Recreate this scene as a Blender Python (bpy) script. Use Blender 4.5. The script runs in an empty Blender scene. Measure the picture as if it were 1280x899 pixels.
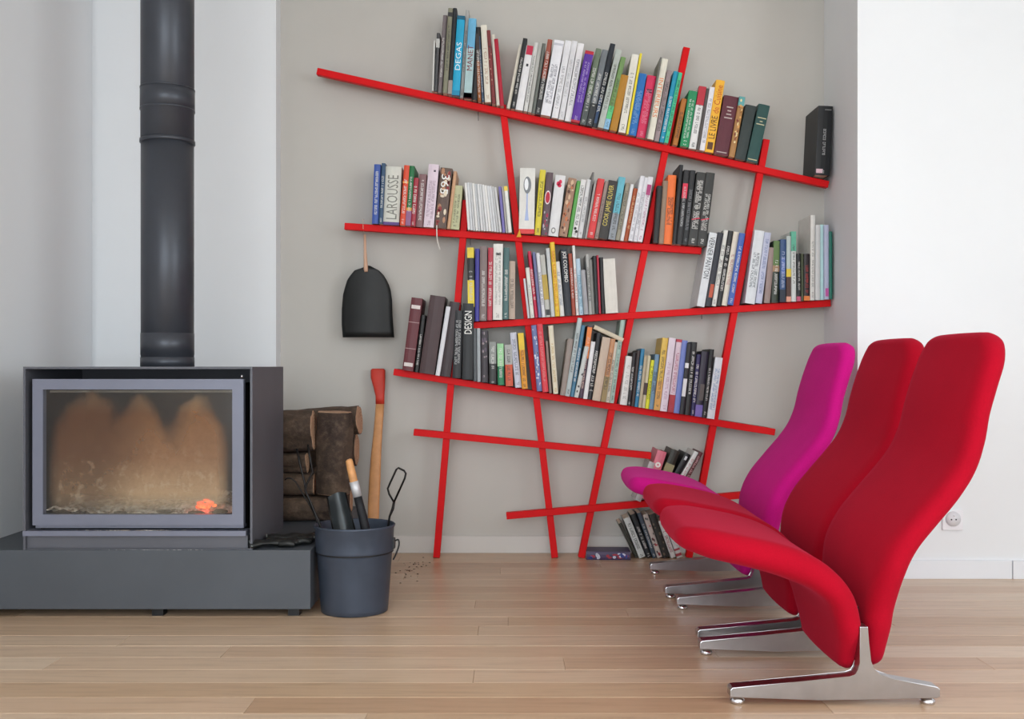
import bpy, bmesh, math, random
from mathutils import Vector, Matrix, noise
random.seed(7)
C = bpy.context.scene.collection
F = 1244.0; HZ = 458.0; H = 0.88          # focal length in px of the 1280 wide photo, horizon row, eye height
# ------------------------------------------------------------------ camera, world, light
cd = bpy.data.cameras.new('camera'); cam = bpy.data.objects.new('camera', cd); C.objects.link(cam)
cam.location = (0, 0, H); cam.rotation_euler = (math.pi/2, 0, 0)
cd.sensor_width = 36; cd.lens = 36*F/1280; cd.shift_y = (HZ-449.5)/1280; cd.clip_start = .02
bpy.context.scene.camera = cam
w = bpy.data.worlds.new('world'); bpy.context.scene.world = w; w.use_nodes = True
w.node_tree.nodes['Background'].inputs[0].default_value = (.86, .93, 1, 1)
w.node_tree.nodes['Background'].inputs[1].default_value = 1.0
vs = bpy.context.scene.view_settings
vs.view_transform = 'Standard'; vs.look = 'None'; vs.gamma = 1; vs.exposure = 0.06
def area(name, loc, rot, sx, sy, power, col):
    l = bpy.data.lights.new(name, 'AREA'); l.shape = 'RECTANGLE'; l.size = sx; l.size_y = sy
    l.energy = power; l.color = col
    o = bpy.data.objects.new(name, l); o.location = loc; o.rotation_euler = rot; C.objects.link(o); return o
# daylight entering at the rear glazing and at the side window
area('rear_window_daylight', (-.1, -3.3, 1.5), (math.radians(90), 0, 0), 3.3, 2.0, 132, (.865, .945, 1))
area('side_window_daylight', (3.45, -.5, 1.5), (math.radians(90), 0, math.radians(90)), 2.8, 2.1, 84, (.865, .945, 1))
area('left_window_daylight', (-2.0, -1.4, 1.5), (math.radians(90), 0, math.radians(-90)), 2.6, 2.1, 66, (.865, .945, 1))

# ------------------------------------------------------------------ materials
def lin(c):
    c /= 255.0
    return c/12.92 if c <= .04045 else ((c+.055)/1.055)**2.4
def rgb(h):
    if isinstance(h, str):
        h = h.lstrip('#'); h = (int(h[0:2],16), int(h[2:4],16), int(h[4:6],16))
    return (lin(h[0]), lin(h[1]), lin(h[2]), 1)
class NT:
    def __init__(s, name):
        s.m = bpy.data.materials.new(name); s.m.use_nodes = True; s.t = s.m.node_tree
        s.b = s.t.nodes['Principled BSDF']; s.out = s.t.nodes['Material Output']
    def n(s, typ, **kw):
        x = s.t.nodes.new(typ)
        for k, v in kw.items():
            if k.startswith('i_'): x.inputs[int(k[2:]) if k[2:].isdigit() else k[2:].replace('_',' ')].default_value = v
            else: setattr(x, k, v)
        return x
    def l(s, a, b): s.t.links.new(a, b)
    def coords(s, scale=(1,1,1), kind='Object'):
        tc = s.n('ShaderNodeTexCoord'); mp = s.n('ShaderNodeMapping'); mp.inputs['Scale'].default_value = scale
        s.l(tc.outputs[kind], mp.inputs[0]); return mp.outputs[0]
    def noise(s, vec, scale, detail=4, rough=.55):
        x = s.n('ShaderNodeTexNoise'); x.inputs['Scale'].default_value = scale; x.inputs['Detail'].default_value = detail
        x.inputs['Roughness'].default_value = rough; s.l(vec, x.inputs['Vector']); return x.outputs['Fac']
    def ramp(s, fac, stops):
        r = s.n('ShaderNodeValToRGB'); e = r.color_ramp.elements
        while len(e) < len(stops): e.new(.5)
        for q, (p, c) in zip(e, stops): q.position = p; q.color = c
        s.l(fac, r.inputs[0]); return r.outputs[0]
    def mix(s, fac, a, b, mode='MIX'):
        x = s.n('ShaderNodeMix', data_type='RGBA', blend_type=mode)
        for v, i in ((fac, 0), (a, 6), (b, 7)):
            if hasattr(v, 'links'): s.l(v, x.inputs[i])
            else: x.inputs[i].default_value = v
        return x.outputs[2]
    def math(s, op, a, b=None, clamp=False):
        x = s.n('ShaderNodeMath', operation=op, use_clamp=clamp)
        for v, i in ((a, 0), (b, 1)):
            if v is None: continue
            if hasattr(v, 'links'): s.l(v, x.inputs[i])
            else: x.inputs[i].default_value = v
        return x.outputs[0]
    def bump(s, h, strength=.2, dist=.002):
        x = s.n('ShaderNodeBump'); x.inputs['Strength'].default_value = strength; x.inputs['Distance'].default_value = dist
        s.l(h, x.inputs['Height']); s.l(x.outputs[0], s.b.inputs['Normal'])
    def set(s, **kw):
        for k, v in kw.items(): s.b.inputs[k.replace('_', ' ')].default_value = v
        return s
MC = {}
def mat(col, rough=.6, metal=0, var=.10, scale=14, spec=.4, name=None):
    key = (str(col), rough, metal, var, scale)
    if key in MC: return MC[key]
    t = NT(name or 'surface_%s' % str(col).strip('#()').replace(', ', '_'))
    c = rgb(col); v = t.coords(); f = t.noise(v, scale)
    a = tuple(x*(1-var) for x in c[:3])+(1,); b = tuple(min(1, x*(1+var)) for x in c[:3])+(1,)
    t.l(t.ramp(f, [(.3, a), (.7, b)]), t.b.inputs['Base Color'])
    t.set(Roughness=rough, Metallic=metal); t.b.inputs['Specular IOR Level'].default_value = spec
    MC[key] = t.m; return t.m
def wall_mat(name, col, var=.03):
    t = NT(name); c = rgb(col); v = t.coords((1,1,1)); f = t.noise(v, 1.3, 5)
    a = tuple(x*(1-var) for x in c[:3])+(1,)
    t.l(t.ramp(f, [(.35, a), (.65, c)]), t.b.inputs['Base Color']); t.set(Roughness=.75)
    t.bump(t.noise(v, 160, 3), .08, .001); return t.m
M_white = wall_mat('white_paint', (236, 238, 240)); M_greige = wall_mat('greige_paint', (196, 192, 185), .06)
M_base = wall_mat('baseboard_paint', (236, 238, 242)); M_base2 = wall_mat('alcove_baseboard_paint', (212, 208, 203))
M_ceil = wall_mat('ceiling_paint', (240, 240, 238))
def plank_mat():
    t = NT('oiled_oak')
    oi = t.n('ShaderNodeObjectInfo'); tc = t.n('ShaderNodeTexCoord'); mp = t.n('ShaderNodeMapping')
    mp.inputs['Scale'].default_value = (1.6, 22, 22); cb = t.n('ShaderNodeCombineXYZ')
    r1 = t.math('MULTIPLY', oi.outputs['Random'], 37.0)
    t.l(r1, cb.inputs[0]); t.l(r1, cb.inputs[1]); t.l(cb.outputs[0], mp.inputs['Location']); t.l(tc.outputs['Object'], mp.inputs[0])
    g = t.noise(mp.outputs[0], 2.2, 8, .62); g2 = t.noise(mp.outputs[0], .5, 3, .5)
    base = t.ramp(oi.outputs['Random'], [(0, rgb((190,156,126))), (.3, rgb((206,176,148))), (.6, rgb((214,188,162))), (.85, rgb((198,167,136))), (1, rgb((228,207,184)))])
    grain = t.ramp(g, [(.28, (.74,.70,.66,1)), (.5, (.95,.94,.92,1)), (.75, (1.0,1.0,1.0,1))])
    c = t.mix(1.0, base, grain, 'MULTIPLY')
    dk = t.ramp(g2, [(.22, (.74,.66,.58,1)), (.36, (1,1,1,1))])
    c = t.mix(.8, c, dk, 'MULTIPLY')
    t.l(c, t.b.inputs['Base Color']); t.set(Roughness=.33); t.b.inputs['Specular IOR Level'].default_value = .6
    t.bump(g, .12, .0008); return t.m
M_oak = plank_mat()
def fabric(name, col, hi):
    t = NT(name); v = t.coords(); n = t.noise(v, 260, 3, .7); n2 = t.noise(v, 6, 3)
    c = rgb(col); a = tuple(x*.86 for x in c[:3])+(1,)
    base = t.ramp(n2, [(.3, a), (.7, c)])
    t.l(t.mix(.35, base, t.ramp(n, [(.3, a), (.7, tuple(min(1, x*1.25) for x in c[:3])+(1,))])), t.b.inputs['Base Color'])
    t.set(Roughness=.95); t.b.inputs['Specular IOR Level'].default_value = .15
    t.b.inputs['Sheen Weight'].default_value = .22; t.b.inputs['Sheen Roughness'].default_value = .4
    t.b.inputs['Sheen Tint'].default_value = rgb(hi); t.bump(n, .35, .0012); return t.m
M_red_wool = fabric('red_wool', (170, 5, 33), (255, 90, 130)); M_pink_wool = fabric('magenta_wool', (206, 22, 132), (255, 120, 210))
M_redbar = mat((214, 8, 16), .55, var=.05, spec=.2, name='red_lacquer')
M_plate = mat((150, 12, 18), .5, var=.05, name='red_sheet')
M_alu = mat((176, 174, 176), .28, 1, var=.12, scale=9, name='polished_aluminium')
M_chrome = mat((215, 215, 220), .12, 1, var=.02, name='chrome')
M_black = mat((24, 24, 26), .45, name='black_steel')
M_stove = mat((92, 93, 100), .5, .15, var=.07, scale=5, name='charcoal_stove_steel')
M_bench = mat((79, 83, 89), .5, .1, var=.07, scale=4, name='hearth_grey_steel')
M_door = mat((118, 121, 136), .42, .2, var=.05, scale=5, name='grey_door_steel')
M_pipe = mat((62, 65, 72), .36, .3, var=.06, name='flue_paint')
M_bucket = mat((68, 76, 90), .42, .3, var=.10, name='bucket_paint')
M_soot = mat((38, 34, 31), .9, var=.4, name='soot')
M_wood = mat((208, 150, 96), .5, var=.15, scale=30, name='handle_wood')

# ------------------------------------------------------------------ mesh helpers
def link(name, me, m=None, parent=None):
    o = bpy.data.objects.new(name, me); C.objects.link(o)
    if m is not None: me.materials.append(m)
    if parent is not None: o.parent = parent
    return o
def bm_obj(name, bm, m=None, parent=None, smooth=False):
    bmesh.ops.recalc_face_normals(bm, faces=bm.faces)
    me = bpy.data.meshes.new(name); bm.to_mesh(me); bm.free()
    if smooth:
        for p in me.polygons: p.use_smooth = True
    return link(name, me, m, parent)
def add_box(bm, x0, x1, y0, y1, z0, z1, bev=0):
    r = bmesh.ops.create_cube(bm, size=1)
    for v in r['verts']:
        v.co = Vector((x0+(v.co.x+.5)*(x1-x0), y0+(v.co.y+.5)*(y1-y0), z0+(v.co.z+.5)*(z1-z0)))
    if bev:
        es = list({e for v in r['verts'] for e in v.link_edges})
        bmesh.ops.bevel(bm, geom=es, offset=bev, segments=2, affect='EDGES', profile=.6)
def box(name, x0, x1, y0, y1, z0, z1, m, parent=None, bev=0):
    bm = bmesh.new(); add_box(bm, x0, x1, y0, y1, z0, z1, bev); return bm_obj(name, bm, m, parent)
def add_prism(bm, pts, y0, y1):           # polygon in XZ extruded along Y
    a = [bm.verts.new((p[0], y0, p[1])) for p in pts]; b = [bm.verts.new((p[0], y1, p[1])) for p in pts]
    n = len(pts); bm.faces.new(a); bm.faces.new(b[::-1])
    for i in range(n): bm.faces.new((a[i], b[i], b[(i+1) % n], a[(i+1) % n]))
def frame_axes(d):
    d = d.normalized(); u = Vector((0,0,1)) if abs(d.z) < .9 else Vector((1,0,0))
    a = d.cross(u).normalized(); return a, d.cross(a).normalized()
def add_tube(bm, pts, rad, seg=10, cap=True):
    pts = [Vector(p) for p in pts]; rings = []
    pa = None
    for i, p in enumerate(pts):
        d = (pts[min(i+1, len(pts)-1)]-pts[max(i-1, 0)])
        if d.length < 1e-9: d = Vector((0,0,1))
        d.normalize()
        if pa is None: a, b = frame_axes(d)
        else:
            a = (pa-d*pa.dot(d)); a = a.normalized() if a.length > 1e-6 else frame_axes(d)[0]; b = d.cross(a)
        pa = a; r = rad[i] if isinstance(rad, (list, tuple)) else rad
        ra, rb = r if isinstance(r, tuple) else (r, r)
        rings.append([bm.verts.new(p+a*ra*math.cos(2*math.pi*k/seg)+b*rb*math.sin(2*math.pi*k/seg)) for k in range(seg)])
    for q in range(len(rings)-1):
        for k in range(seg): bm.faces.new((rings[q][k], rings[q][(k+1)%seg], rings[q+1][(k+1)%seg], rings[q+1][k]))
    if cap: bm.faces.new(rings[0][::-1]); bm.faces.new(rings[-1])
def tube(name, pts, rad, m, parent=None, seg=10, smooth=True):
    bm = bmesh.new(); add_tube(bm, pts, rad, seg); o = bm_obj(name, bm, m, parent, smooth)
    for p in o.data.polygons:
        if len(p.vertices) > 4: p.use_smooth = False
    return o
def add_lathe(bm, prof, cx, cy, seg=48, sy=1.0):
    rings = [[bm.verts.new((cx+r*math.cos(2*math.pi*k/seg), cy+sy*r*math.sin(2*math.pi*k/seg), z)) for k in range(seg)] for r, z in prof]
    for q in range(len(rings)-1):
        for k in range(seg): bm.faces.new((rings[q][k], rings[q][(k+1)%seg], rings[q+1][(k+1)%seg], rings[q+1][k]))
    return rings
def empty(name, loc=(0,0,0), rot=(0,0,0)):
    o = bpy.data.objects.new(name, None); o.location = loc; o.rotation_euler = rot; o.empty_display_size = .05; C.objects.link(o); return o
def tag(o, label, cat=None, group=None, kind=None):
    if label: o['label'] = label
    if cat: o['category'] = cat
    if group: o['group'] = group
    if kind: o['kind'] = kind
    return o
def at(px, py, Y): return Vector(((px-640)*Y/F, Y, H-(py-HZ)*Y/F))
def catmull(pts, n=8):
    pts = [Vector(p) for p in pts]; P = [2*pts[0]-pts[1]]+pts+[2*pts[-1]-pts[-2]]; out = []
    for i in range(1, len(P)-2):
        for k in range(n):
            t = k/n; a, b, c, d = P[i-1], P[i], P[i+1], P[i+2]
            out.append(.5*((2*b)+(c-a)*t+(2*a-5*b+4*c-d)*t*t+(3*b-3*c+d-a)*t**3))
    return out+[pts[-1]]
def struct(o): o['kind'] = 'structure'; return o

# ------------------------------------------------------------------ the setting
CZ = 2.75
struct(box('wall_back', -1.10, 1.60, 4.70, 4.90, -.05, CZ, M_greige))
struct(box('wall_chimney', -2.1, -1.093, 4.61, 4.90, -.05, CZ, M_white))
bm = bmesh.new(); add_box(bm, -2.15, -1.92, .0, 4.505, -.05, CZ); add_box(bm, -2.15, -1.92, -3.5, -2.8, -.05, CZ)
add_box(bm, -2.15, -1.92, -2.8, .0, -.05, .4); add_box(bm, -2.15, -1.92, -2.8, .0, 2.6, CZ); add_box(bm, -2.15, -1.945, 4.505, 4.61, -.05, CZ)
struct(bm_obj('wall_left', bm, M_white))
bm = bmesh.new()
poly = [(1.434, 4.13), (1.4755, 4.72), (1.4755, 4.9), (3.6, 4.9), (3.6, 4.13)]
a = [bm.verts.new((p[0], p[1], -.05)) for p in poly]; b = [bm.verts.new((p[0], p[1], CZ)) for p in poly]
bm.faces.new(a); bm.faces.new(b[::-1])
for i in range(5): bm.faces.new((a[i], b[i], b[(i+1)%5], a[(i+1)%5]))
struct(bm_obj('wall_right', bm, M_white))
bm = bmesh.new()                                   # side wall with a window opening
add_box(bm, 3.4, 3.55, -3.5, -1.95, -.05, CZ); add_box(bm, 3.4, 3.55, .95, 4.13, -.05, CZ)
add_box(bm, 3.4, 3.55, -1.95, .95, -.05, .4); add_box(bm, 3.4, 3.55, -1.95, .95, 2.6, CZ)
struct(bm_obj('wall_window_side', bm, M_white))
bm = bmesh.new()
add_box(bm, -2.15, -1.85, -3.5, -3.35, -.05, CZ); add_box(bm, 1.75, 3.55, -3.5, -3.35, -.05, CZ); add_box(bm, -1.85, 1.75, -3.5, -3.35, 2.55, CZ)
struct(bm_obj('wall_rear', bm, M_white))
struct(box('ceiling', -2.15, 3.55, -3.5, 4.9, CZ, CZ+.1, M_ceil))
floor = struct(box('floor', -2.15, 3.55, -3.5, 4.9, -.12, -.012, mat((176, 146, 116), .8, name='subfloor')))
rows = 0; PW = .1215
y = 4.71
while y > -3.4:
    x = -2.1 + random.uniform(-1.4, 0)
    wide = PW
    first = x
    while x < 3.5:
        L = random.uniform(1.1, 2.3) if y > 1.3 else 2.9
        x1 = x+L; xa, xb = max(x, -2.12), min(x1, 3.5)
        if xb-xa > .05:
            bm = bmesh.new(); hx = (xb-xa)/2-.0003; hy = wide/2-.0003
            dz = random.uniform(-.0003, .0003)
            vb = [bm.verts.new((sx*hx, sy*hy, -.014)) for sx, sy in ((-1,-1),(1,-1),(1,1),(-1,1))]
            vm = [bm.verts.new((sx*hx, sy*hy, -.0012)) for sx, sy in ((-1,-1),(1,-1),(1,1),(-1,1))]
            vt = [bm.verts.new((sx*(hx-.0012), sy*(hy-.0012), 0)) for sx, sy in ((-1,-1),(1,-1),(1,1),(-1,1))]
            bm.faces.new(vt)
            for lo, hi in ((vb, vm), (vm, vt)):
                for i in range(4): bm.faces.new((lo[i], lo[(i+1)%4], hi[(i+1)%4], hi[i]))
            o = bm_obj('floor_plank', bm, M_oak, floor); o.location = ((xa+xb)/2, y-wide/2, dz)
        x = x1
    y -= wide
bb = struct(box('baseboard_back', -1.093, 1.47, 4.688, 4.702, 0, .08, M_base2, bev=.001))
bm = bmesh.new(); add_box(bm, 1.434, 2.07, 4.118, 4.132, 0, .075, .001)
struct(bm_obj('baseboard_right', bm, M_base)); struct(box('baseboard_far_right', 2.073, 3.4, 4.115, 4.132, 0, .075, M_base, bev=.001))
struct(box('baseboard_left', -1.925, -1.908, -3.3, 3.3, 0, .08, M_base, bev=.001))
# socket on the right wall
so = empty('wall_socket', (1.826, 4.13, .243)); tag(so, 'white wall socket low on the white wall right of the chairs', 'socket')
M_pl = mat((238, 236, 240), .35, name='white_plastic', var=.02)
box('cover_plate', -.043, .043, -.010, 0, -.043, .043, M_pl, so, bev=.004)
bm = bmesh.new(); add_tube(bm, [(0,-.0165,.005), (0,-.010,.005)], [.030,.031], 28)
bm_obj('socket_insert', bm, mat((226, 224, 228), .4, name='socket_recess', var=.02), so, True)
bm = bmesh.new()
for sx in (-.0095, .0095): add_tube(bm, [(sx,-.0172,.003), (sx,-.016,.003)], .0032, 10)
bm_obj('pin_hole', bm, M_black, so); tube('earth_pin', [(0,-.022,.018), (0,-.016,.018)], .0024, M_chrome, so, 10)

# ------------------------------------------------------------------ bookshelf
BT = .0305; BY0, BY1 = 4.550, 4.585                # bars
shelf_root = empty('bookshelf', (0, 4.56, 0))
tag(shelf_root, 'red wall bookshelf of crisscrossing tilted bars standing in the greige alcove', 'bookshelf')
def bar(name, p, q, y0, y1, plate=False, label=None):
    A = at(p[0], p[1], y0); B = at(q[0], q[1], y0)
    d = Vector((B.x-A.x, 0, B.z-A.z)); L = d.length; d.normalize(); n = Vector((-d.z, 0, d.x))
    if n.z < 0: n = -n
    pts = [A+n*BT/2, B+n*BT/2, B-n*BT/2, A-n*BT/2]
    bm = bmesh.new(); add_prism(bm, [(v.x, v.z) for v in pts], y0, y1)
    bmesh.ops.bevel(bm, geom=list(bm.edges), offset=.0015, segments=1, affect='EDGES')
    o = bm_obj(name, bm, M_redbar, shelf_root); o.location = (0, -4.56, 0)
    if label: o['label'] = label
    if plate:
        bm = bmesh.new(); e = .004
        add_prism(bm, [((A+n*(BT/2-.0002)+d*e).x, (A+n*(BT/2-.0002)+d*e).z), ((B+n*(BT/2-.0002)-d*e).x, (B+n*(BT/2-.0002)-d*e).z),
                       ((B+n*(BT/2-.003)-d*e).x, (B+n*(BT/2-.003)-d*e).z), ((A+n*(BT/2-.003)+d*e).x, (A+n*(BT/2-.003)+d*e).z)], y1-.001, 4.697)
        s = bm_obj('shelf_plate', bm, M_plate, shelf_root); s.location = (0, -4.56, 0)
    m = (B.z-A.z)/(B.x-A.x) if abs(B.x-A.x) > 1e-6 else 0
    return lambda X: A.z+(X-A.x)*m+(BT/2)/abs(n.z) if abs(n.z) > 1e-6 else 0
S1 = bar('shelf_bar', (396, 88.6), (1036, 230.5), BY0, BY1, True)
S2 = bar('shelf_bar', (430.5, 282.6), (877, 313.5), BY0, BY1, True)
S3 = bar('shelf_bar', (590, 407), (1038.5, 379), BY0, BY1, True)
S4 = bar('shelf_bar', (492, 465), (969, 540.5), BY0, BY1, True)
S5 = bar('shelf_bar', (517, 540.5), (814, 570), BY0, BY1)
S6 = bar('shelf_bar', (633, 645.5), (932, 619), BY0, BY1)
PY0, PY1 = 4.562, 4.597
for p, q in (((582.5, 250), (545.5, 697)), ((628.3, 131), (693.5, 697)), ((858.7, 59), (727, 697)), ((958.5, 174), (861.7, 697))):
    t = (697-q[1]); A = at(q[0], 697, PY0); q2 = (q[0], HZ+(H-.0)*F/PY0)   # run the foot down to the floor
    k = (q2[1]-p[1])/(697-p[1]); bar('upright', p, (p[0]+(q[0]-p[0])*k, q2[1]-.5), PY0, PY1)
for px, py in ((877, 391), (598, 143), (588, 299)):
    a = at(px, py, 4.60); tube('wire_hook', [a+Vector((0,.02,.014))-shelf_root.location, a+Vector((0,0,.012))-shelf_root.location, a+Vector((0,-.001,-.03))-shelf_root.location], .0016, mat((110,110,112), .4, .8, name='hook_wire'), shelf_root, 6)

# ------------------------------------------------------------------ books
M_page = mat((214, 204, 184), .85, var=.12, scale=60, name='page_edges')
book_list = []
TXT = {}
def text_mesh(s):
    if s in TXT: return TXT[s]
    cu = bpy.data.curves.new('lettering', 'FONT'); cu.body = s; cu.size = 1; cu.resolution_u = 2
    o = bpy.data.objects.new('tmp', cu); C.objects.link(o)
    bpy.context.view_layer.update()
    me = bpy.data.meshes.new_from_object(o.evaluated_get(bpy.context.evaluated_depsgraph_get()))
    bpy.data.objects.remove(o)
    xs = [v.co.x for v in me.vertices]; ys = [v.co.y for v in me.vertices]
    x0, x1, y0, y1 = min(xs), max(xs), min(ys), max(ys)
    TXT[s] = ([((v.co.x-x0)/(x1-x0), (v.co.y-y0)/(y1-y0)) for v in me.vertices], [tuple(p.vertices) for p in me.polygons], (x1-x0)/(y1-y0))
    bpy.data.meshes.remove(me); return TXT[s]
def spine_text(parent, s, w, h, z0, z1, down, m, wfrac=.62, bulge=.002):
    vs_, fs, asp = text_mesh(s); L = (z1-z0)*h; hh = min(w*wfrac, L/asp*1.6)
    L = min(L, hh*asp*1.25)
    zc = (z0+z1)/2*h; out = []; bulge += .0022 if parent.get('pic') else 0
    for u, v in vs_:
        if down: out.append((w/2-hh/2+v*hh, -bulge-.0006, zc+L/2-u*L))
        else: out.append((w/2+hh/2-v*hh, -bulge-.0006, zc-L/2+u*L))
    me = bpy.data.meshes.new('spine_title'); me.from_pydata(out, [], fs); me.update()
    return link('spine_title', me, m, parent)
def spine_marks(parent, w, h, z0, z1, m, rng, wfrac=.5, bulge=.002, rowsn=1):
    vs_, fs = [], []
    def quad(xa, xb, za, zb):
        b = len(vs_); vs_.extend([(xa, -bulge-.0006, za), (xb, -bulge-.0006, za), (xb, -bulge-.0006, zb), (xa, -bulge-.0006, zb)]); fs.append((b, b+1, b+2, b+3))
    for r in range(rowsn):
        hh = min(w*wfrac/rowsn, .012); xc = w*(r+1)/(rowsn+1); z = z0*h; xa, xb = xc-hh/2, xc+hh/2
        st = max(hh*.62, .0026)
        while z < z1*h:
            if rng.random() < .13: z += st; continue
            k = rng.random(); t = st*.17
            if k < .75: quad(xa, xb, z, z+t)
            if k > .35: quad(xa, xb, z+st*.55, z+st*.55+t)
            kk = rng.random()
            if kk < .6: quad(xa, xa+hh*.18, z, z+st*.7)
            if kk > .3: quad(xb-hh*.18, xb, z, z+st*.7)
            if kk > .75: quad(xc-hh*.09, xc+hh*.09, z, z+st*.7)
            z += st
    if fs:
        me = bpy.data.meshes.new('spine_lettering'); me.from_pydata(vs_, [], fs); me.update(); link('spine_lettering', me, m, parent)
def lum(c): return .3*c[0]+.59*c[1]+.11*c[2]
def hexrgb(h): h = h.lstrip('#'); return (int(h[0:2],16), int(h[2:4],16), int(h[4:6],16))
def build_book(w, h, D, col, hard, rng, bands=(), text=None, down=True, tcol=None, emblem=None, pages_front=False, tz=None, extra=None, gloss=.45):
    root = empty('book')
    if emblem: root['pic'] = 1
    cm = mat(col, gloss, var=.06, scale=25); bu = min(.0022, w*.12); bt = .0022 if hard else .0007; ov = .003 if hard else 0
    bt = min(bt, w*.2)
    bm = bmesh.new()
    # spine: slightly rounded strip with depth; two boards
    prof = [(0, .004), (0, bu*.5), (w*.12, -bu*.2), (w*.35, -bu), (w*.65, -bu), (w*.88, -bu*.2), (w, bu*.5), (w, .004)]
    lo = [bm.verts.new((x, y, 0)) for x, y in prof]; hi = [bm.verts.new((x, y, h)) for x, y in prof]
    for i in range(len(prof)-1): bm.faces.new((lo[i], lo[i+1], hi[i+1], hi[i]))
    bm.faces.new(lo[::-1]); bm.faces.new(hi); bm.faces.new((lo[0], hi[0], hi[-1], lo[-1]))
    add_box(bm, 0, bt, .003, D, 0, h); add_box(bm, w-bt, w, .003, D, 0, h)
    bm_obj('cover', bm, cm, root)
    box('page_block', bt, w-bt, .0035, D-ov, ov+(.0003), h-ov-.0003-(0 if hard else .0006), M_page, root)
    for b in bands:
        z0, z1, c = b[:3]; bm = bmesh.new(); e = .0003
        add_box(bm, -e, w+e, -bu-e, .02, h*z0, h*z1) if len(b) < 4 else add_box(bm, w*b[3], w*b[4], -bu-e, -bu+.001, h*z0, h*z1)
        bm_obj('spine_band', bm, mat(c, gloss, var=.08, scale=40), root)
    tcl = tcol if isinstance(tcol, list) else None; tcol = tcl[0] if tcl else tcol
    base = hexrgb(col); tc = tcol or ('f0eee8' if lum(base) < 120 else '3a3836')
    tm = mat(tc, .5, var=.03)
    if text:
        for k, tt in enumerate(text if isinstance(text, (list, tuple)) else [text]):
            z0, z1 = (tz[k] if tz else (.25, .85)); spine_text(root, tt, w, h, z0, z1, down, mat(tcl[k], .5, var=.03) if tcl else tm, bulge=bu, wfrac=.68)
    elif w > .008 and text is None:
        a = rng.uniform(.12, .3); b = rng.uniform(.65, .9)
        spine_marks(root, w, h, a, b, tm, rng, bulge=bu, wfrac=rng.choice((.4, .5, .6)), rowsn=2 if .034 < w < .06 else 1)
        if rng.random() < .5: spine_marks(root, w, h, .03, .09, tm, rng, bulge=bu, wfrac=.35)
    if emblem: emblem(root, w, h, bu)
    if 'pic' in root: del root['pic']
    return root
def flat_poly(name, pts, y, m, parent):
    bm = bmesh.new(); add_prism(bm, pts, y, y+.0005); return bm_obj(name, bm, m, parent)
def ell(cx, cz, rx, rz, n=20): return [(cx+rx*math.cos(2*math.pi*k/n), cz+rz*math.sin(2*math.pi*k/n)) for k in range(n)]
def spoon(root, w, h, bu):
    y = -bu-.001
    flat_poly('spoon_bowl', ell(w*.5, h*.74, w*.25, h*.13), y, mat('6d6f72', .3, .2), root)
    flat_poly('spoon_shine', ell(w*.44, h*.75, w*.13, h*.09), y-.0004, mat('e8eaec', .3), root)
    flat_poly('spoon_handle', [(w*.46, h*.62), (w*.54, h*.62), (w*.55, h*.38), (w*.63, h*.20), (w*.37, h*.20), (w*.45, h*.38)], y, mat('8d98b8', .3, .2), root)
def heart(root, w, h, bu):
    y = -bu-.001; m = mat('d8204c', .5)
    flat_poly('red_emblem', ell(w*.36, h*.86, w*.16, h*.035), y, m, root); flat_poly('red_emblem', ell(w*.56, h*.89, w*.16, h*.035), y, m, root)
    flat_poly('red_emblem', ell(w*.52, h*.83, w*.2, h*.03), y, m, root); flat_poly('ring_emblem', ell(w*.45, h*.09, w*.22, h*.05), y, mat('8a8a88', .5), root)
    flat_poly('ring_emblem', ell(w*.45, h*.09, w*.13, h*.03), y-.0004, mat('e2e2de', .5), root)
def oval(root, w, h, bu):
    y = -bu-.001; flat_poly('oval_emblem', ell(w*.5, h*.60, w*.42, h*.11), y, mat('e8d8d8', .5), root); flat_poly('oval_emblem', ell(w*.5, h*.60, w*.32, h*.09), y-.0004, mat('b42038', .5), root)
def slash(root, w, h, bu): flat_poly('red_stroke', [(w*.05, h*.34), (w*.95, h*.37), (w*.95, h*.385), (w*.05, h*.355)], -bu-.001, mat('d83050', .5), root)
def disc(root, w, h, bu):
    flat_poly('disc_emblem', ell(w*.5, h*.72, w*.3, w*.3), -bu-.001, mat('efe6e0', .5), root); flat_poly('disc_emblem', ell(w*.5, h*.72, w*.1, w*.1), -bu-.0014, mat('d87484', .5), root)
def blobs(cols, n=14):
    def f(root, w, h, bu):
        rng = random.Random(int(w*1e5))
        for c in cols:
            bm = bmesh.new()
            for _ in range(n):
                add_prism(bm, ell(w*rng.uniform(.2, .8), h*rng.uniform(.05, .95), w*rng.uniform(.08, .2), w*rng.uniform(.1, .35), 7), -bu-.0006-.0003*cols.index(c), -bu+.0004)
            bm_obj('spine_picture', bm, mat(c, .5), root)['kind'] = 'stuff'
    return f
WORDS = []
def place(root, line, X0, Ys, wd, zt, Xt, D):
    th = 0
    for _ in range(6):
        X1 = X0+wd*math.cos(th)
        z0 = line(X0)+max(0, (line(X1)-line(X0))+wd*math.sin(th)); h = max(.05, (zt-z0)); th = math.atan2(Xt-X0, h)
    return z0, th, h/math.cos(th)
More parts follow.
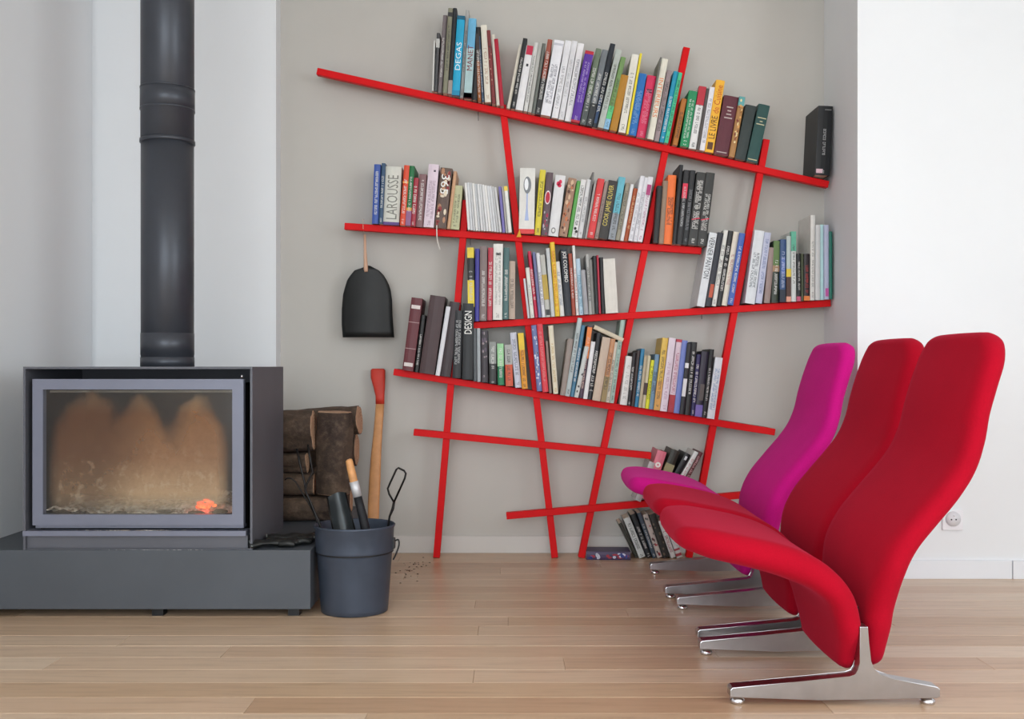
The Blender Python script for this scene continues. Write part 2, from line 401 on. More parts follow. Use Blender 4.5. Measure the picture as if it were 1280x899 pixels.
def shelf_group(org, s, line, where, group, books, Ybase=4.505, back=4.694):
    prev = None
    for k, b in enumerate(books):
        bx, tx, ty, wpx, col, look = b[:6]; kw = dict(b[6]) if len(b) > 6 else {}
        rng = random.Random(int(bx*131+ty*17+org[0]))
        Ys = kw.pop('Y', Ybase+rng.uniform(0, .022))
        X0 = (org[0]+bx/s-640)*Ys/F; Xt = (org[0]+tx/s-640)*Ys/F; zt = H-(org[1]+ty/s-HZ)*Ys/F
        wd = wpx/s*Ys/F*.985
        th0 = math.atan2(Xt-X0, .2); wd *= math.cos(th0)
        D = kw.pop('D', None)
        z0, th, h = place(None, line, X0, Ys, wd, zt, Xt, 0)
        if D is None: D = min(back-Ys, max(.12, h*.74+rng.uniform(-.01, .01)))
        hard = kw.pop('hard', wd > .018 and rng.random() < .6)
        r = build_book(wd, h, D, col, hard, rng, **kw)
        r.location = (X0, Ys, z0+.0003); r.rotation_euler = (0, th, 0)
        book_list.append((r, look, where, group)); prev = r
W = dict
nt = W(text=False)
# top shelf, left group
shelf_group((520, 0), 4.733, S1, 'at the left end of the top shelf', 'books at the left end of the top shelf', [
 (94,104,240,10,'c9c9c4','thin off-white booklet',nt),
 (105,123,195,20,'4a4a4c','thin dark grey book',W(bands=((.75,.9,'b8b8b4'),),text=False)),
 (128,160,90,26,'7a7072','tall mauve-grey book'),
 (158,191,48,28,'84836f','tallest olive-grey book',W(bands=((.9,.95,'3a3a3a'),))),
 (188,219,48,24,'23272b','tall black book with grey foot',W(bands=((0,.16,'9a8f88'),),text=False)),
 (212,245,92,46,'22a4cc','bright cyan book with white title',W(text='DEGAS',down=False,tcol='e8f2f6',tz=[(.3,.68)],bands=((.95,1,'16607c'),(.0,.06,'1888b0')))),
 (260,295,60,20,'aaa9a6','slim silver-grey book'),
 (283,312,108,46,'6aaed2','light blue book with dark red title',W(text='MANET',down=False,tcol='7a1f28',tz=[(.34,.66)],bands=((0,.62,'a9c4c6'),(.0,.06,'3a3a40')))),
 (330,355,160,32,'2a2829','black book',nt),
 (366,352,200,20,'9c5a2c','orange-brown book leaning left',W(bands=((.6,1,'3a3230'),))),
 (390,366,215,14,'3d4f66','slim dark blue book leaning left'),
 (408,383,150,36,'e0dacb','cream book leaning left',W(tcol='b08870')),
 (450,418,180,22,'7c3436','dark red patterned book leaning left',W(emblem=blobs(['c8a890','3a2a2a'],6),text=False)),
 (476,446,205,20,'dcd6c8','ivory book leaning left',nt),
 (498,462,232,24,'b01c34','crimson book leaning left',nt),
])
shelf_group((520, 0), 4.733, S1, 'in the middle of the top shelf', 'books in the middle of the top shelf', [
 (537,610,262,20,'dcd6c6','slim cream book',W(text=False)),
 (560,634,225,28,'26282a','black book with small white print'),
 (588,654,268,46,'e4e3e4','white book with a red top label',W(text=False,bands=((.86,1,'c02848',.1,.95),(.68,.72,'33333a',.4,.7)))),
 (636,702,250,24,'d4d4d0','pale silver book'),
 (662,726,252,22,'b4b4ae','silver-grey book',W(text=False)),
 (684,748,256,20,'6c706a','dark grey-green book',nt),
 (706,780,232,30,'a05444','red-brown book with black foot',W(bands=((0,.48,'2c2c2e'),))),
 (738,820,234,62,'e6e6ea','broad white book',W(tcol='6a6a78',bands=((.93,.96,'c8c8d0'),))),
 (802,884,238,40,'e2e2e4','plain white book',W(tcol='a0a0a4')),
 (843,924,240,34,'dcdcde','white book with faint print',W(tcol='b4b4b6')),
 (879,958,254,40,'e6e5e6','white book with tiny grey print',W(tcol='7c7c84')),
 (917,1003,298,54,'59309a','purple book with red ends',W(bands=((.955,1,'b82838'),(0,.03,'b82838')),tcol='c8b4e4')),
 (970,1066,285,36,'6c7a66','grey-green book',W(bands=((0,.4,'4c5452'),))),
 (1006,1103,292,38,'72787c','grey book with black foot',W(bands=((0,.3,'2a2e30'),))),
 (1042,1150,256,34,'252b33','tall black book with white capitals',W(bands=((.05,.35,'2a4468',.2,.7),))),
 (1075,1184,290,38,'b2bab2','pale grey-green book'),
 (1110,1214,335,32,'72945a','moss green book with bright green foot',W(bands=((.14,.32,'5cc07c'),(0,.14,'88b8d8')))),
 (1145,1215,440,46,'b07c22','ochre book',W(text=False)),
])
shelf_group((740, 50), 4, S1, 'in the middle of the top shelf', 'books in the middle of the top shelf', [
 (132,200,70,38,'e2dfd2','cream book with black title',W(text='TRAVAUX D ETE' if False else None)),
 (171,240,66,12,'ecd83c','slim yellow book',nt),
 (182,236,165,40,'1f6cb4','cobalt blue book',W(tcol='8cb4e0')),
 (222,278,175,46,'d42c58','raspberry pink book',W(tcol='f090a8',bands=((.72,.78,'5c2038',.2,.8),))),
 (268,342,86,8,'70706a','thin grey booklet',nt),
 (276,350,92,34,'e0dccc','cream book with orange title',W(text='INTERIEURS',tcol='e07c40',tz=[(.25,.78)])),
 (310,376,150,26,'9a8a8c','mauve-grey slim book'),
 (337,410,155,26,'2093b4','teal blue book'),
 (362,434,162,20,'4cc494','mint green book'),
])
shelf_group((740, 50), 4, S1, 'towards the right of the top shelf', 'books towards the right of the top shelf', [
 (403,450,292,26,'b06c2c','small orange-brown book'),
 (440,486,252,44,'1f8a58','green hardback'),
 (484,536,230,38,'e4e2e0','white book with a red top',W(bands=((.7,1,'b82c3c'),),tcol='4a4a4a')),
 (522,573,242,16,'544e4c','slim dark grey book',nt),
 (538,590,234,26,'e6e4e8','plain white book',W(tcol='909098')),
 (563,622,198,46,'f0b434','tall amber yellow book with dark script',W(text=['LE LIVRE','de Cuisine'],down=False,tcol=['4c2810','c04a18'],tz=[(.19,.5),(.54,.93)],bands=((.04,.14,'5c3a1c',.2,.8),))),
 (609,662,275,76,'5c2430','broad maroon hardback with silver print',W(text=False,emblem=None,bands=((.80,.82,'b8a8a4',.3,.75),(.74,.76,'b8a8a4',.4,.65),(.68,.70,'b8a8a4',.35,.7),(.62,.64,'b8a8a4',.25,.8),(.04,.055,'b8a8a4',.15,.85)),hard=True)),
 (684,738,282,30,'a87a48','picture-spined book in teal, orange and cream',W(text=False,bands=((.85,1,'5ca0a0'),),emblem=blobs(['d8a058','7c3424','ecd8a0'],7))),
 (714,770,322,56,'2c3634','black-green hardback',W(text=False,hard=True)),
 (771,835,318,60,'1f4844','dark green hardback with gold print',W(text=False,hard=True,bands=((.76,.775,'cfc49c',.15,.9),(.70,.715,'cfc49c',.4,.65),(.65,.665,'cfc49c',.15,.85),(.04,.055,'cfc49c',.1,.9)))),
])
shelf_group((970, 120), 6.92, S1, 'alone at the right end of the top shelf', 'books at the right end of the top shelf', [
 (338,368,84,128,'1d1f21','thick black book with white title',W(Y=4.50,hard=True,text='CUISINE AUSTRALE' if False else None,tcol='c8c8c8',bands=((.03,.09,'e0c0c8',.05,.5),(.94,.95,'909090',.45,.9)))),
])
# second shelf
shelf_group((440, 190), 5.333, S2, 'at the left end of the second shelf', 'books at the left end of the second shelf', [
 (133,148,82,44,'3c58a4','royal blue book with white script'),
 (178,198,75,26,'33506e','slate blue book'),
 (207,226,95,108,'d2d2c8','widest off-white book with grey capitals',W(text='LAROUSSE',down=False,tcol='7c7c74',tz=[(.1,.85)],bands=((0,.05,'5a3c80'),))),
 (318,348,88,37,'dc4c30','orange-red book',W(bands=((.7,.73,'f0a040'),))),
 (356,384,92,34,'1c6c3c','dark green book',W(bands=((.0,.25,'8c5c84'),(.25,.3,'d8a040')))),
 (390,413,172,32,'a43040','dark red short book'),
 (424,450,147,50,'846264','mauve-brown book'),
 (476,512,80,70,'dccbd6','broad pale pink book',W(tcol='a890a0',bands=((.88,.91,'3a3444',.55,.75),))),
 (549,592,103,80,'5e4a40','picture-covered book with large white 365',W(text='365',tz=[(.55,.9)],emblem=blobs(['b08060','8c3030','e0d0b8'],9))),
 (632,678,128,22,'c89c78','slim tan book',nt),
 (656,682,222,58,'bcbc94','pale olive short book'),
])
mags = [(772+i*17.6, 750+i*16.4, 204+i*2.6+random.uniform(-3, 3), 15.8, random.choice(['dcdcdc','d2d4d6','e4e2de','cfcfcf']), 'thin white magazine in the leaning row', nt) for i in range(13)]
mags += [(1003,976,232,20,'7c74b4','thin violet magazine',nt), (1026,998,232,13,'b8b4b0','thin grey magazine',nt),(1042,1012,230,24,'e4e4de','white magazine with yellow top',W(text=False,bands=((.9,1,'e8cc54'),)))]
shelf_group((440, 190), 5.333, S2, 'on the second shelf', 'thin white magazines on the second shelf', mags)
shelf_group((640, 190), 4.741, S2, 'in the middle of the second shelf', 'books in the middle of the second shelf', [
 (40,48,95,92,'dedcd6','broad white book with a spoon picture',W(text=False,emblem=spoon,bands=((0,.07,'d83838'),))),
 (133,166,105,36,'dccc3c','lemon yellow book'),
 (172,204,120,42,'5c4a50','dark patterned book with a red oval',W(text=False,emblem=lambda r,w,h,b:(oval(r,w,h,b), blobs(['b8b0b4','a02848'],5)(r,w,h*.4,b)))),
 (214,258,135,62,'dedede','white book with a red emblem',W(emblem=heart,tcol='b4b0b0',text=False)),
 (278,336,152,50,'a07c64','brown book with a food picture spine',W(text=False,emblem=blobs(['d0b090','5c3828','c07048'],8))),
 (331,386,170,22,'58a04c','grass green book',nt),
 (354,410,162,32,'e0e0de','white book with black spots',W(emblem=lambda r,w,h,b:[flat_poly('black_spot', ell(w*x, h*z, w*.25, h*.025), -b-.001, mat('222222'), r) for x, z in ((.4,.15),(.7,.1))])),
 (387,444,162,30,'d6d6d6','white book with fine grey print',W(tcol='888888')),
 (418,476,120,12,'6c6c6c','thin dark grey booklet',nt),
 (431,490,168,14,'b8b8b4','thin light grey booklet',nt),
 (446,510,156,42,'d63a3c','bright red book with white print'),
 (489,552,172,22,'96847c','taupe slim book'),
 (512,574,166,56,'332f2c','black-brown book with yellow title',W(text='COOK JAMIE OLIVER',down=False,tcol='d8c45c',tz=[(.22,.92)])),
 (570,634,146,42,'66b4c4','sky blue book with grey foot',W(bands=((0,.42,'8c9298'),))),
 (613,676,182,26,'96907e','grey-beige book'),
 (640,702,190,22,'e0e0e0','slim white book',nt),
 (663,722,214,26,'a8502c','rust orange book',W(tcol='e8c090')),
 (690,762,140,26,'e4e4e8','tall white slim book',W(tcol='9898a0')),
 (717,785,150,24,'dcdce0','white slim book with grey print',W(tcol='909098')),
 (742,808,146,32,'e2e0e4','white book with a magenta block',W(bands=((.72,.88,'a83870',.1,.9),),tcol='a85880')),
])
shelf_group((640, 190), 4.741, S2, 'at the right end of the second shelf', 'books at the right end of the second shelf', [
 (836,862,200,32,'222222','short black book',nt),
 (869,896,170,30,'947c68','tan book with plain spine',nt),
 (899,926,136,50,'f07430','bright orange book'),
 (950,992,76,24,'1e1f21','tallest thin black book',nt),
 (975,1020,106,34,'262628','black book with a red label',W(bands=((.62,.82,'d82848',.05,.95),),tcol='d8d8d8')),
 (1009,1056,108,34,'202123','black book with faint print',W(tcol='8c8c90')),
 (1043,1097,118,54,'343432','broad charcoal book with white print, the left of a pair',W(text=['MEMOIRE'] if False else None,emblem=slash,hard=True)),
 (1097,1152,120,54,'32322f','broad charcoal book with white print, the right of a pair',W(emblem=slash,hard=True)),
])
# third shelf
shelf_group((560, 290), 5.333, S3, 'at the left end of the third shelf', 'books at the left end of the third shelf', [
 (134,128,105,44,'2a2a2a','black and yellow book',W(bands=((.86,1,'e0c838'),(.2,.56,'e4cc34')),tcol='e0e0e0',D=.15)),
 (180,182,112,28,'403c94','indigo book',nt),
 (210,214,95,48,'80706e','taupe book with pale print'),
 (261,268,105,34,'b83c4c','red book with white capitals',W(text='CATHERINE',down=False,tz=[(.2,.8)]) if False else {}),
 (299,303,80,64,'e2e0da','broad white book',W(tcol='90908c',bands=((.85,.88,'333333',.3,.8),))),
 (365,372,105,38,'4c6c6c','dark teal book'),
 (405,407,195,42,'b8a494','short beige and pink book',W(tcol='504844')),
])
shelf_group((560, 290), 5.333, S3, 'in the middle of the third shelf', 'books in the middle of the third shelf', [
 (532,502,312,14,'ccd0d4','thin pale grey booklet',nt),
 (550,517,240,26,'deded4','white short book',W(tcol='a8b0b8')),
 (580,532,130,22,'c8284c','slim crimson book'),
 (604,562,136,20,'6c7098','slim blue-grey book',nt),
 (626,586,142,24,'dcdce0','slim white book',W(tcol='707078')),
 (652,612,155,34,'bcbcb4','silver book with a gold centre',W(text=False,bands=((.28,.68,'b89c3c'),(.03,.12,'2c2c2c',.1,.9)))),
 (688,652,110,26,'c6caca','tall pale grey book',nt),
 (716,680,70,30,'e8c034','tall yellow book with orange title',W(tcol='d06020')),
 (748,714,200,30,'dcdcd8','white book with blue print',W(tcol='7080a0')),
 (780,748,114,46,'1e222c','black book with white capitals',W(text='JOE COLOMBO',tz=[(.5,.96)])),
 (828,802,145,24,'a04834','rust brown book'),
 (855,828,92,18,'e0e0dc','tall slim white book',W(tcol='c04040')),
 (877,852,180,28,'b4ccdc','pale blue book',W(tcol='4890a8')),
 (908,885,255,30,'a0a0a4','short grey book',nt),
 (940,918,150,22,'b0b0ac','silver slim book'),
 (963,943,185,18,'92928e','dark silver slim book',nt),
 (983,965,160,22,'26282a','black slim book beside a crimson one',nt),
 (1006,990,156,14,'b02840','thin crimson book',nt),
 (1022,1008,170,26,'1e1e20','black slim book beside the white end book',nt),
 (1052,1030,182,84,'d8d4ca','thick white book ending the row',W(text=False,hard=True)),
])
shelf_group((850, 260), 6.095, S3, 'right of the gap on the third shelf', 'books on the right half of the third shelf', [
 (128,226,185,62,'d8dcde','white book with black capitals',W(text='VERNER PANTON',tcol='3a3c40',tz=[(.38,.94)])),
 (192,288,185,48,'2a2c34','black book with an orange label',W(text=False,bands=((.12,.3,'b85030',.3,.9),))),
 (242,335,168,34,'dcdcd4','white slim book with grey print',W(tcol='707070')),
 (278,370,172,38,'2c2c2c','black book with white print'),
 (318,410,180,44,'dcd4c4','cream book with pink print',W(tcol='c08080')),
 (364,456,190,44,'4464b0','blue book with white print'),
])
shelf_group((850, 260), 6.095, S3, 'at the right end of the third shelf', 'books at the right end of the third shelf', [
 (494,570,168,78,'d8dcde','broad white book with grey print',W(tcol='505860')),
 (576,646,185,50,'bcc0d4','pale lilac book',W(tcol='6878a8')),
 (640,680,300,46,'94807a','taupe book',W(text=False)),
 (696,716,250,54,'30382c','black book with a green top',W(bands=((.6,1,'5c7840'),(.5,.6,'a08060')))),
 (760,766,240,44,'34507c','dark blue book with starry spine',W(bands=((0,.2,'1c2434'),(.45,.7,'6078b8',.2,.8)),tcol='c8d0e8')),
 (810,812,215,34,'b8c4c0','teal book with yellow and brown bands',W(text=False,bands=((.38,.5,'dcc03c'),(.08,.38,'4c3028'),(0,.08,'e0a088')))),
 (848,846,180,38,'dce0dc','white book with a green top',W(bands=((.72,1,'64b498'),))),
 (892,890,348,32,'26282a','short black book with pink foot',W(bands=((0,.1,'d06080'),))),
 (926,924,350,16,'485038','slim dark olive book',nt),
 (944,944,350,44,'2c2426','short black book with red lettering',W(tcol='c04040',bands=((0,.1,'e08040'),))),
 (992,996,55,34,'dedcd6','tallest white book',W(tcol='80807c')),
 (1029,1032,130,38,'d4d4d2','off-white book',nt),
 (1069,1068,128,30,'b8dcdc','pale cyan book',nt),
 (1101,1100,130,34,'b4b8d0','pale blue book with pink label',W(text=False,bands=((.04,.15,'c058a0',.2,.9),))),
 (1137,1136,180,24,'227060','teal green book at the wall',nt),
])
# fourth shelf
shelf_group((480, 350), 5.618, S4, 'at the left end of the fourth shelf', 'books at the left end of the fourth shelf', [
 (128,194,122,80,'60222a','maroon hardback with silver print',W(text=['VINS','2010'] if False else False,hard=True,bands=((.85,.90,'d8ccc8',.1,.9),(.66,.668,'b09090',0,1),(.30,.308,'b09090',0,1),(.06,.11,'d8ccc8',.1,.9)))),
 (213,262,245,30,'1e1e1e','slim black book with white and red print'),
 (247,325,105,112,'40282a','very broad dark brown binder',W(text=False,hard=True)),
 (361,437,185,32,'dcdce0','slim white book leaning on the binder',nt),
 (396,462,150,72,'34262a','brown-black book half in shade',nt),
 (480,497,215,60,'212226','black book with small white title',W(tcol='d0d0d0')),
 (548,556,165,76,'1d1f22','black book with bold white capitals',W(text='DESIGN',down=False,tz=[(.6,.9)])),
 (628,624,340,26,'585c60','dark grey magazine',nt),
 (655,652,340,24,'a4aaae','silver magazine',nt),
 (683,680,355,48,'3c363c','black book with a floral spine',W(text=False,emblem=blobs(['9c8c90','5c5060'],7))),
 (740,740,435,48,'363838','small book, grey above and black below',W(bands=((.48,1,'8c908c'),))),
 (800,795,448,44,'2c8058','small book, pale green above and green below',W(bands=((.45,1,'9cd49c'),))),
 (855,847,455,52,'d05c40','small book, grey above and orange below',W(bands=((.52,1,'a8a8a4'),))),
 (922,884,372,46,'cccedc','lilac-white book leaning left',W(tcol='585c70')),
 (970,940,375,40,'e49c34','amber yellow book leaning left',W(bands=((.7,1,'e4c02c'),),tcol='70401c')),
])
shelf_group((480, 350), 5.618, S4, 'left of centre on the fourth shelf', 'books left of centre on the fourth shelf', [
 (1075,1034,320,36,'6c78a8','blue book with a white pattern',W(text=False,emblem=blobs(['d8dce4'],26))),
 (1114,1072,312,42,'d83c48','scarlet book leaning left',W(tcol='e89090')),
 (1160,1132,430,20,'8c7c74','slim taupe book',nt),
 (1190,1154,322,34,'e0d8c0','cream book with gold print',W(tcol='c8a050')),
])
shelf_group((650, 380), 4.741, S4, 'right of centre on the fourth shelf', 'books right of centre on the fourth shelf', [
 (238,284,205,34,'948880','taupe-grey book',nt),
 (268,343,82,28,'b4c0c0','tall pale grey book'),
 (297,364,125,24,'4c7c98','steel blue book'),
 (321,384,250,26,'c8ccc8','white book with dark spots',W(text=False,emblem=blobs(['444444'],5))),
 (346,402,128,28,'4c3c4c','dark book with an orange top',W(bands=((.55,.98,'e07c34'),),tcol='e8c8b8')),
 (374,422,222,26,'e4e4e4','white short book',nt),
 (400,456,170,28,'26262a','black book with white print'),
 (428,490,195,50,'c4b09c','broad beige book',nt),
 (478,538,205,30,'c08c64','tan and orange book',W(bands=((.0,.4,'907c50'),))),
 (508,558,225,22,'cfc8b8','slim ivory book'),
 (531,598,95,26,'a4bcb0','tall pale green book'),
])
shelf_group((650, 380), 4.741, S4, 'at the right end of the fourth shelf', 'books at the right end of the fourth shelf', [
 (592,630,308,42,'dcdcd8','white book beside the upright',W(tcol='a0a09c')),
 (635,668,288,22,'242224','black book with fine white print'),
 (658,694,275,20,'3c3230','black-brown book',nt),
 (679,718,265,22,'307ca4','ocean blue book'),
 (702,738,305,18,'b4a88c','slim beige book',nt),
 (721,756,306,20,'d0c8a8','cream book with a dark picture',W(text=False,bands=((.25,.48,'402c28'),))),
 (742,778,332,22,'dcdc30','neon yellow book',W(tcol='404030')),
 (765,802,298,26,'7090a8','blue-grey book'),
 (792,845,200,36,'dcb854','tall golden yellow book',W(bands=((0,.4,'d09c50'),))),
 (830,884,200,42,'dccfd8','white book with pink print',W(tcol='b890a8')),
 (874,928,208,36,'dcc8d0','pale pink book with red foot',W(bands=((0,.24,'a83038'),(.96,1,'b83848')),tcol='b04c6c')),
 (911,962,215,34,'7080c0','periwinkle blue book',nt),
 (946,992,232,28,'28282c','black and white patterned book',W(text=False,bands=((.25,.5,'dcdcdc',0,.8),(.65,.72,'dcdcdc',0,.8)))),
 (975,1018,225,34,'242424','black book with white capitals',W(text='ARCHITECTURE',down=False,tz=[(.1,.6)]) if False else {}),
 (1010,1048,298,24,'34305c','dark indigo book'),
 (1035,1078,280,44,'2e2838','violet-black book with a portrait spine',W(text=False,bands=((0,.18,'7868b0'),(.25,.5,'5c5450',.3,.9)))),
 (1080,1126,268,26,'202222','tall black book beside the white end book'),
 (1107,1158,315,46,'dce0e4','white book ending the row',W(tcol='6088b8')),
])
# lower bar and floor
shelf_group((700, 540), 4.996, S6, 'on the lowest bar behind the magenta seat', 'books leaning on the lowest bar', [
 (468,560,183,40,'b8b4b4','grey and white book',W(bands=((.6,.8,'444444'),))),
 (512,612,112,62,'d87484','pink book with a white disc',W(text=False,emblem=disc)),
 (578,700,106,60,'2e2c22','black and olive book',W(bands=((.25,.72,'98906a'),),text=False)),
 (632,784,128,42,'1e1e20','black book with small white emblem',W(text=False,bands=((.86,.94,'d0d0d0',.3,.7),))),
 (676,842,118,36,'dcdcd8','white book with red and black print',W(tcol='b04050')),
 (716,874,122,26,'5c2428','dark red book',W(tcol='d8b0b0')),
], Ybase=4.50)
fl = lambda X: 0.0
shelf_group((700, 540), 4.996, fl, 'leaning on the alcove floor', 'books leaning on the alcove floor', [
 (473,366,575,22,'3a3c34','dark olive thin book',W(Y=4.56,D=.13,text=False)),
 (496,396,545,44,'c8ccc8','white book with black print',W(Y=4.555,D=.135)),
 (544,440,520,34,'26282a','black book',W(Y=4.56,D=.13)),
 (581,482,510,26,'44505c','steel grey book with dark print',W(Y=4.555,D=.135)),
 (609,516,520,34,'c0b4ac','white, red and black book',W(Y=4.56,D=.13,text=False,emblem=blobs(['a83038','333333'],8))),
 (645,555,520,46,'2c2a26','black and brown book',W(Y=4.555,D=.135,emblem=blobs(['6c5c4c'],6),text=False)),
 (694,612,560,34,'dcd8d4','white book with red print',W(Y=4.56,D=.13,tcol='a03838')),
 (731,655,560,36,'d0ccc8','cream-white book with dark red bands',W(Y=4.555,D=.135,bands=((.05,.12,'a84048'),(.2,.25,'a84048')),text=False)),
], Ybase=4.56)
# the flat book on the floor, the sloping book lying on others
r = build_book(.038, .20, .12, '4a3c5c', False, random.Random(3), text=False, emblem=blobs(['a83040','d0d0e0','384890'], 8))
r.rotation_euler = (0, -math.pi/2, 0); r.location = (.548, 4.50, .0005)
r.rotation_euler = (0, math.pi/2, math.radians(-2)); r.location = (.337, 4.52, .0385)
book_list.append((r, 'violet paperback with red and blue spine', 'lying flat on the alcove floor', 'books on the alcove floor'))
r = build_book(.019, .145, .12, 'cfc4ac', False, random.Random(5), text=False)
a = at(650+450/4.741, 380+128/4.741, 4.52); r.location = a+Vector((-.004, 0, .003)); r.rotation_euler = (0, math.radians(90+25), 0)
book_list.append((r, 'beige paperback lying sloped across other book tops', 'on the fourth shelf', 'books right of centre on the fourth shelf'))
# labels: look + place, told apart by the neighbour when two would read the same
from collections import Counter, defaultdict
def short(l): return ' '.join(l.replace(',', '').split()[:4]) if False else l
def cap(s): return ' '.join(s.split()[:16])
cnt = Counter((l, w_) for _, l, w_, _g in book_list); seen = defaultdict(int)
ORD = ['first','second','third','fourth','fifth','sixth','seventh','eighth','ninth','tenth','eleventh','twelfth','last']
for r, l, w_, g in book_list:
    if l.startswith('thin white magazine'):
        k = seen[(l, w_)]; seen[(l, w_)] += 1
        lab = '%s thin white magazine from the left in the leaning row on the second shelf' % ORD[min(k, 12)] if k < 12 else 'last thin white magazine before the violet one on the second shelf'
    else:
        lab = l+(', ' if w_.startswith('lying') else ' ')+w_
    n = len(lab.split())
    if n > 16:
        lab = lab.replace('towards the right of', 'right part of').replace('in the middle of the', 'mid').replace('at the left end of the', 'left end of').replace('at the right end of the', 'right end of').replace('right of the gap on the third shelf', 'right half, third shelf')
    r['label'] = lab; r['category'] = 'book' if 'magazine' not in l else 'magazine'; r['group'] = g
for r, l, w_, g in book_list:
    if 'magazine' in l and 'row' in l: r.name = 'magazine'

# bookmark ribbon hanging from the second shelf
a = at(546, 283, 4.497)
tag(tube('bookmark_ribbon', catmull([a+Vector((0,.001,.004)), a, a+Vector((0,-.001,-.03)), a+Vector((.003,-.002,-.065)), a+Vector((.014,0,-.105))], 4), [.0028]*17, mat('d8d4cc', .8), None, 6), 'white ribbon bookmark hanging below the second shelf under the pink book', 'ribbon')
a = at(649, 288, 4.49)
tg = bmesh.new(); add_prism(tg, [(a.x-.012, a.z-.03), (a.x+.009, a.z-.03), (a.x+.002, a.z+.006)], 4.4935, 4.4945)
tag(bm_obj('paper_tag', tg, mat('dca030', .7)), 'small orange paper tag hanging at the spoon book', 'tag')

# ------------------------------------------------------------------ hanging shovel blade
hs = empty('hearth_shovel', tuple(at(459, 378, 4.62)))
tag(hs, 'black round-topped shovel blade hung by its wooden handle from the second shelf', 'shovel')
out = [(-.112,-.163),(-.118,-.10),(-.117,-.03),(-.110,.04),(-.092,.10),(-.062,.142),(-.025,.165),(.015,.168),(.052,.152),(.085,.118),(.108,.068),(.116,.01),(.118,-.06),(.122,-.12),(.126,-.163)]
bm = bmesh.new()
def curve_y(x): return .05*(1-(x/.13)**2)*.55
rows_ = 14; grid = []
import bisect
def xlim(z):
    L = [p for p in out[:8]]; R = [p for p in out[7:]][::-1]
    def f(P):
        for i in range(len(P)-1):
            if P[i][1] <= z <= P[i+1][1]: t = (z-P[i][1])/(P[i+1][1]-P[i][1]+1e-9); return P[i][0]+t*(P[i+1][0]-P[i][0])
        return P[-1][0] if z > P[-1][1] else P[0][0]
    return f(L), f(R)
fr = []; bk = []
for i in range(rows_+1):
    z = -.163+(.331)*(i/rows_)**.92 if i < rows_ else .1675
    a0, a1 = xlim(z); fr.append([]); bk.append([])
    for k in range(13):
        x = a0+(a1-a0)*k/12; yy = -curve_y(x)
        fr[-1].append(bm.verts.new((x, yy, z))); bk[-1].append(bm.verts.new((x, yy+.003, z)))
for i in range(rows_):
    for k in range(12):
        bm.faces.new((fr[i][k], fr[i][k+1], fr[i+1][k+1], fr[i+1][k])); bm.faces.new((bk[i][k], bk[i+1][k], bk[i+1][k+1], bk[i][k+1]))
    bm.faces.new((fr[i][0], fr[i+1][0], bk[i+1][0], bk[i][0])); bm.faces.new((fr[i][12], bk[i][12], bk[i+1][12], fr[i+1][12]))
for k in range(12): bm.faces.new((fr[0][k], bk[0][k], bk[0][k+1], fr[0][k+1])); bm.faces.new((fr[-1][k], fr[-1][k+1], bk[-1][k+1], bk[-1][k]))
bm_obj('blade', bm, mat((30, 31, 31), .5, .2, var=.15, name='blackened_steel'), hs, True)
tube('handle', [(-.006,-.034,.31), (-.005,-.034,.24), (-.001,-.034,.15), (0,-.034,.138)], [.0058,.0065,.0105,.008], mat((206,166,140), .6, name='pale_wood'), hs, 10)
tube('hanging_string', [(-.007,-.034,.305), (-.008,-.075,.335), (-.008,-.0745,.375), (-.0075,-.05,.376)], .0012, mat((214,190,170), .8), hs, 6)

# ------------------------------------------------------------------ hearth bench, stove, flue
hb = empty('hearth_bench', (-1.4, 3.48, 0)); tag(hb, 'long low grey steel hearth bench on short feet beneath the stove', 'bench')
ox, oy = 1.4, -3.48
box('bench_box', -1.918+ox, -.705+ox, 0, 4.58+oy, .03, .2365, M_bench, hb, bev=.002)
for X in (-1.86, -1.25, -.77):
    for Y in (3.53, 4.45): box('foot', X-.02+ox, X+.02+ox, Y-.02+oy, Y+.02+oy, 0, .031, M_black, hb)
sx0, sx1, sy0, sy1, sz0, sz1 = -1.712, -.909, 3.485, 3.955, .2368, .8785
st = empty('wood_stove', (-1.3105, 3.485, .2368)); tag(st, 'charcoal steel wood stove with wide sooty glass door and glowing embers', 'stove')
lx = lambda X: X+1.3105
ly = lambda Y: Y-3.485
lz = lambda Z: Z-.2368
T = .008
bm = bmesh.new()
add_box(bm, lx(sx0), lx(sx0+T), 0, ly(sy1), 0, lz(sz1)); add_box(bm, lx(sx1-T), lx(sx1), 0, ly(sy1), 0, lz(sz1))
add_box(bm, lx(sx0+T), lx(sx1-T), 0, ly(sy1), lz(sz1)-T, lz(sz1)); add_box(bm, lx(sx0+T), lx(sx1-T), ly(sy1)-T, ly(sy1), 0, lz(sz1)-T)
add_box(bm, lx(sx0+T), lx(sx1-T), .004, ly(sy1)-T, 0, .004)
bm_obj('casing', bm, M_stove, st)
def pz(y, Y=3.49): return H-(y-HZ)*Y/F-.2368
def px_(x, Y=3.49): return (x-640)*Y/F+1.3105
box('base_plinth', lx(sx0+T), px_(309), .012, .40, .004, pz(670), M_stove, st, bev=.001)
box('ash_ledge', px_(29.5), px_(308), -.004, .06, pz(670), pz(663.5), M_door, st, bev=.001)
box('lower_rail', px_(42), px_(303), .02, .06, pz(661), pz(657.5), M_door, st)
gx0, gx1, gz0, gz1 = px_(53), px_(290), pz(643.5), pz(487)
dx0, dx1, dz0, dz1 = px_(40), px_(304), pz(657), pz(474)
bm = bmesh.new()
for a_ in ((dx0, gx0, dz0, dz1), (gx1, dx1, dz0, dz1), (gx0, gx1, dz0, gz0), (gx0, gx1, gz1, dz1)): add_box(bm, a_[0], a_[1], .008, .035, a_[2], a_[3])
bm_obj('door_frame', bm, M_door, st)
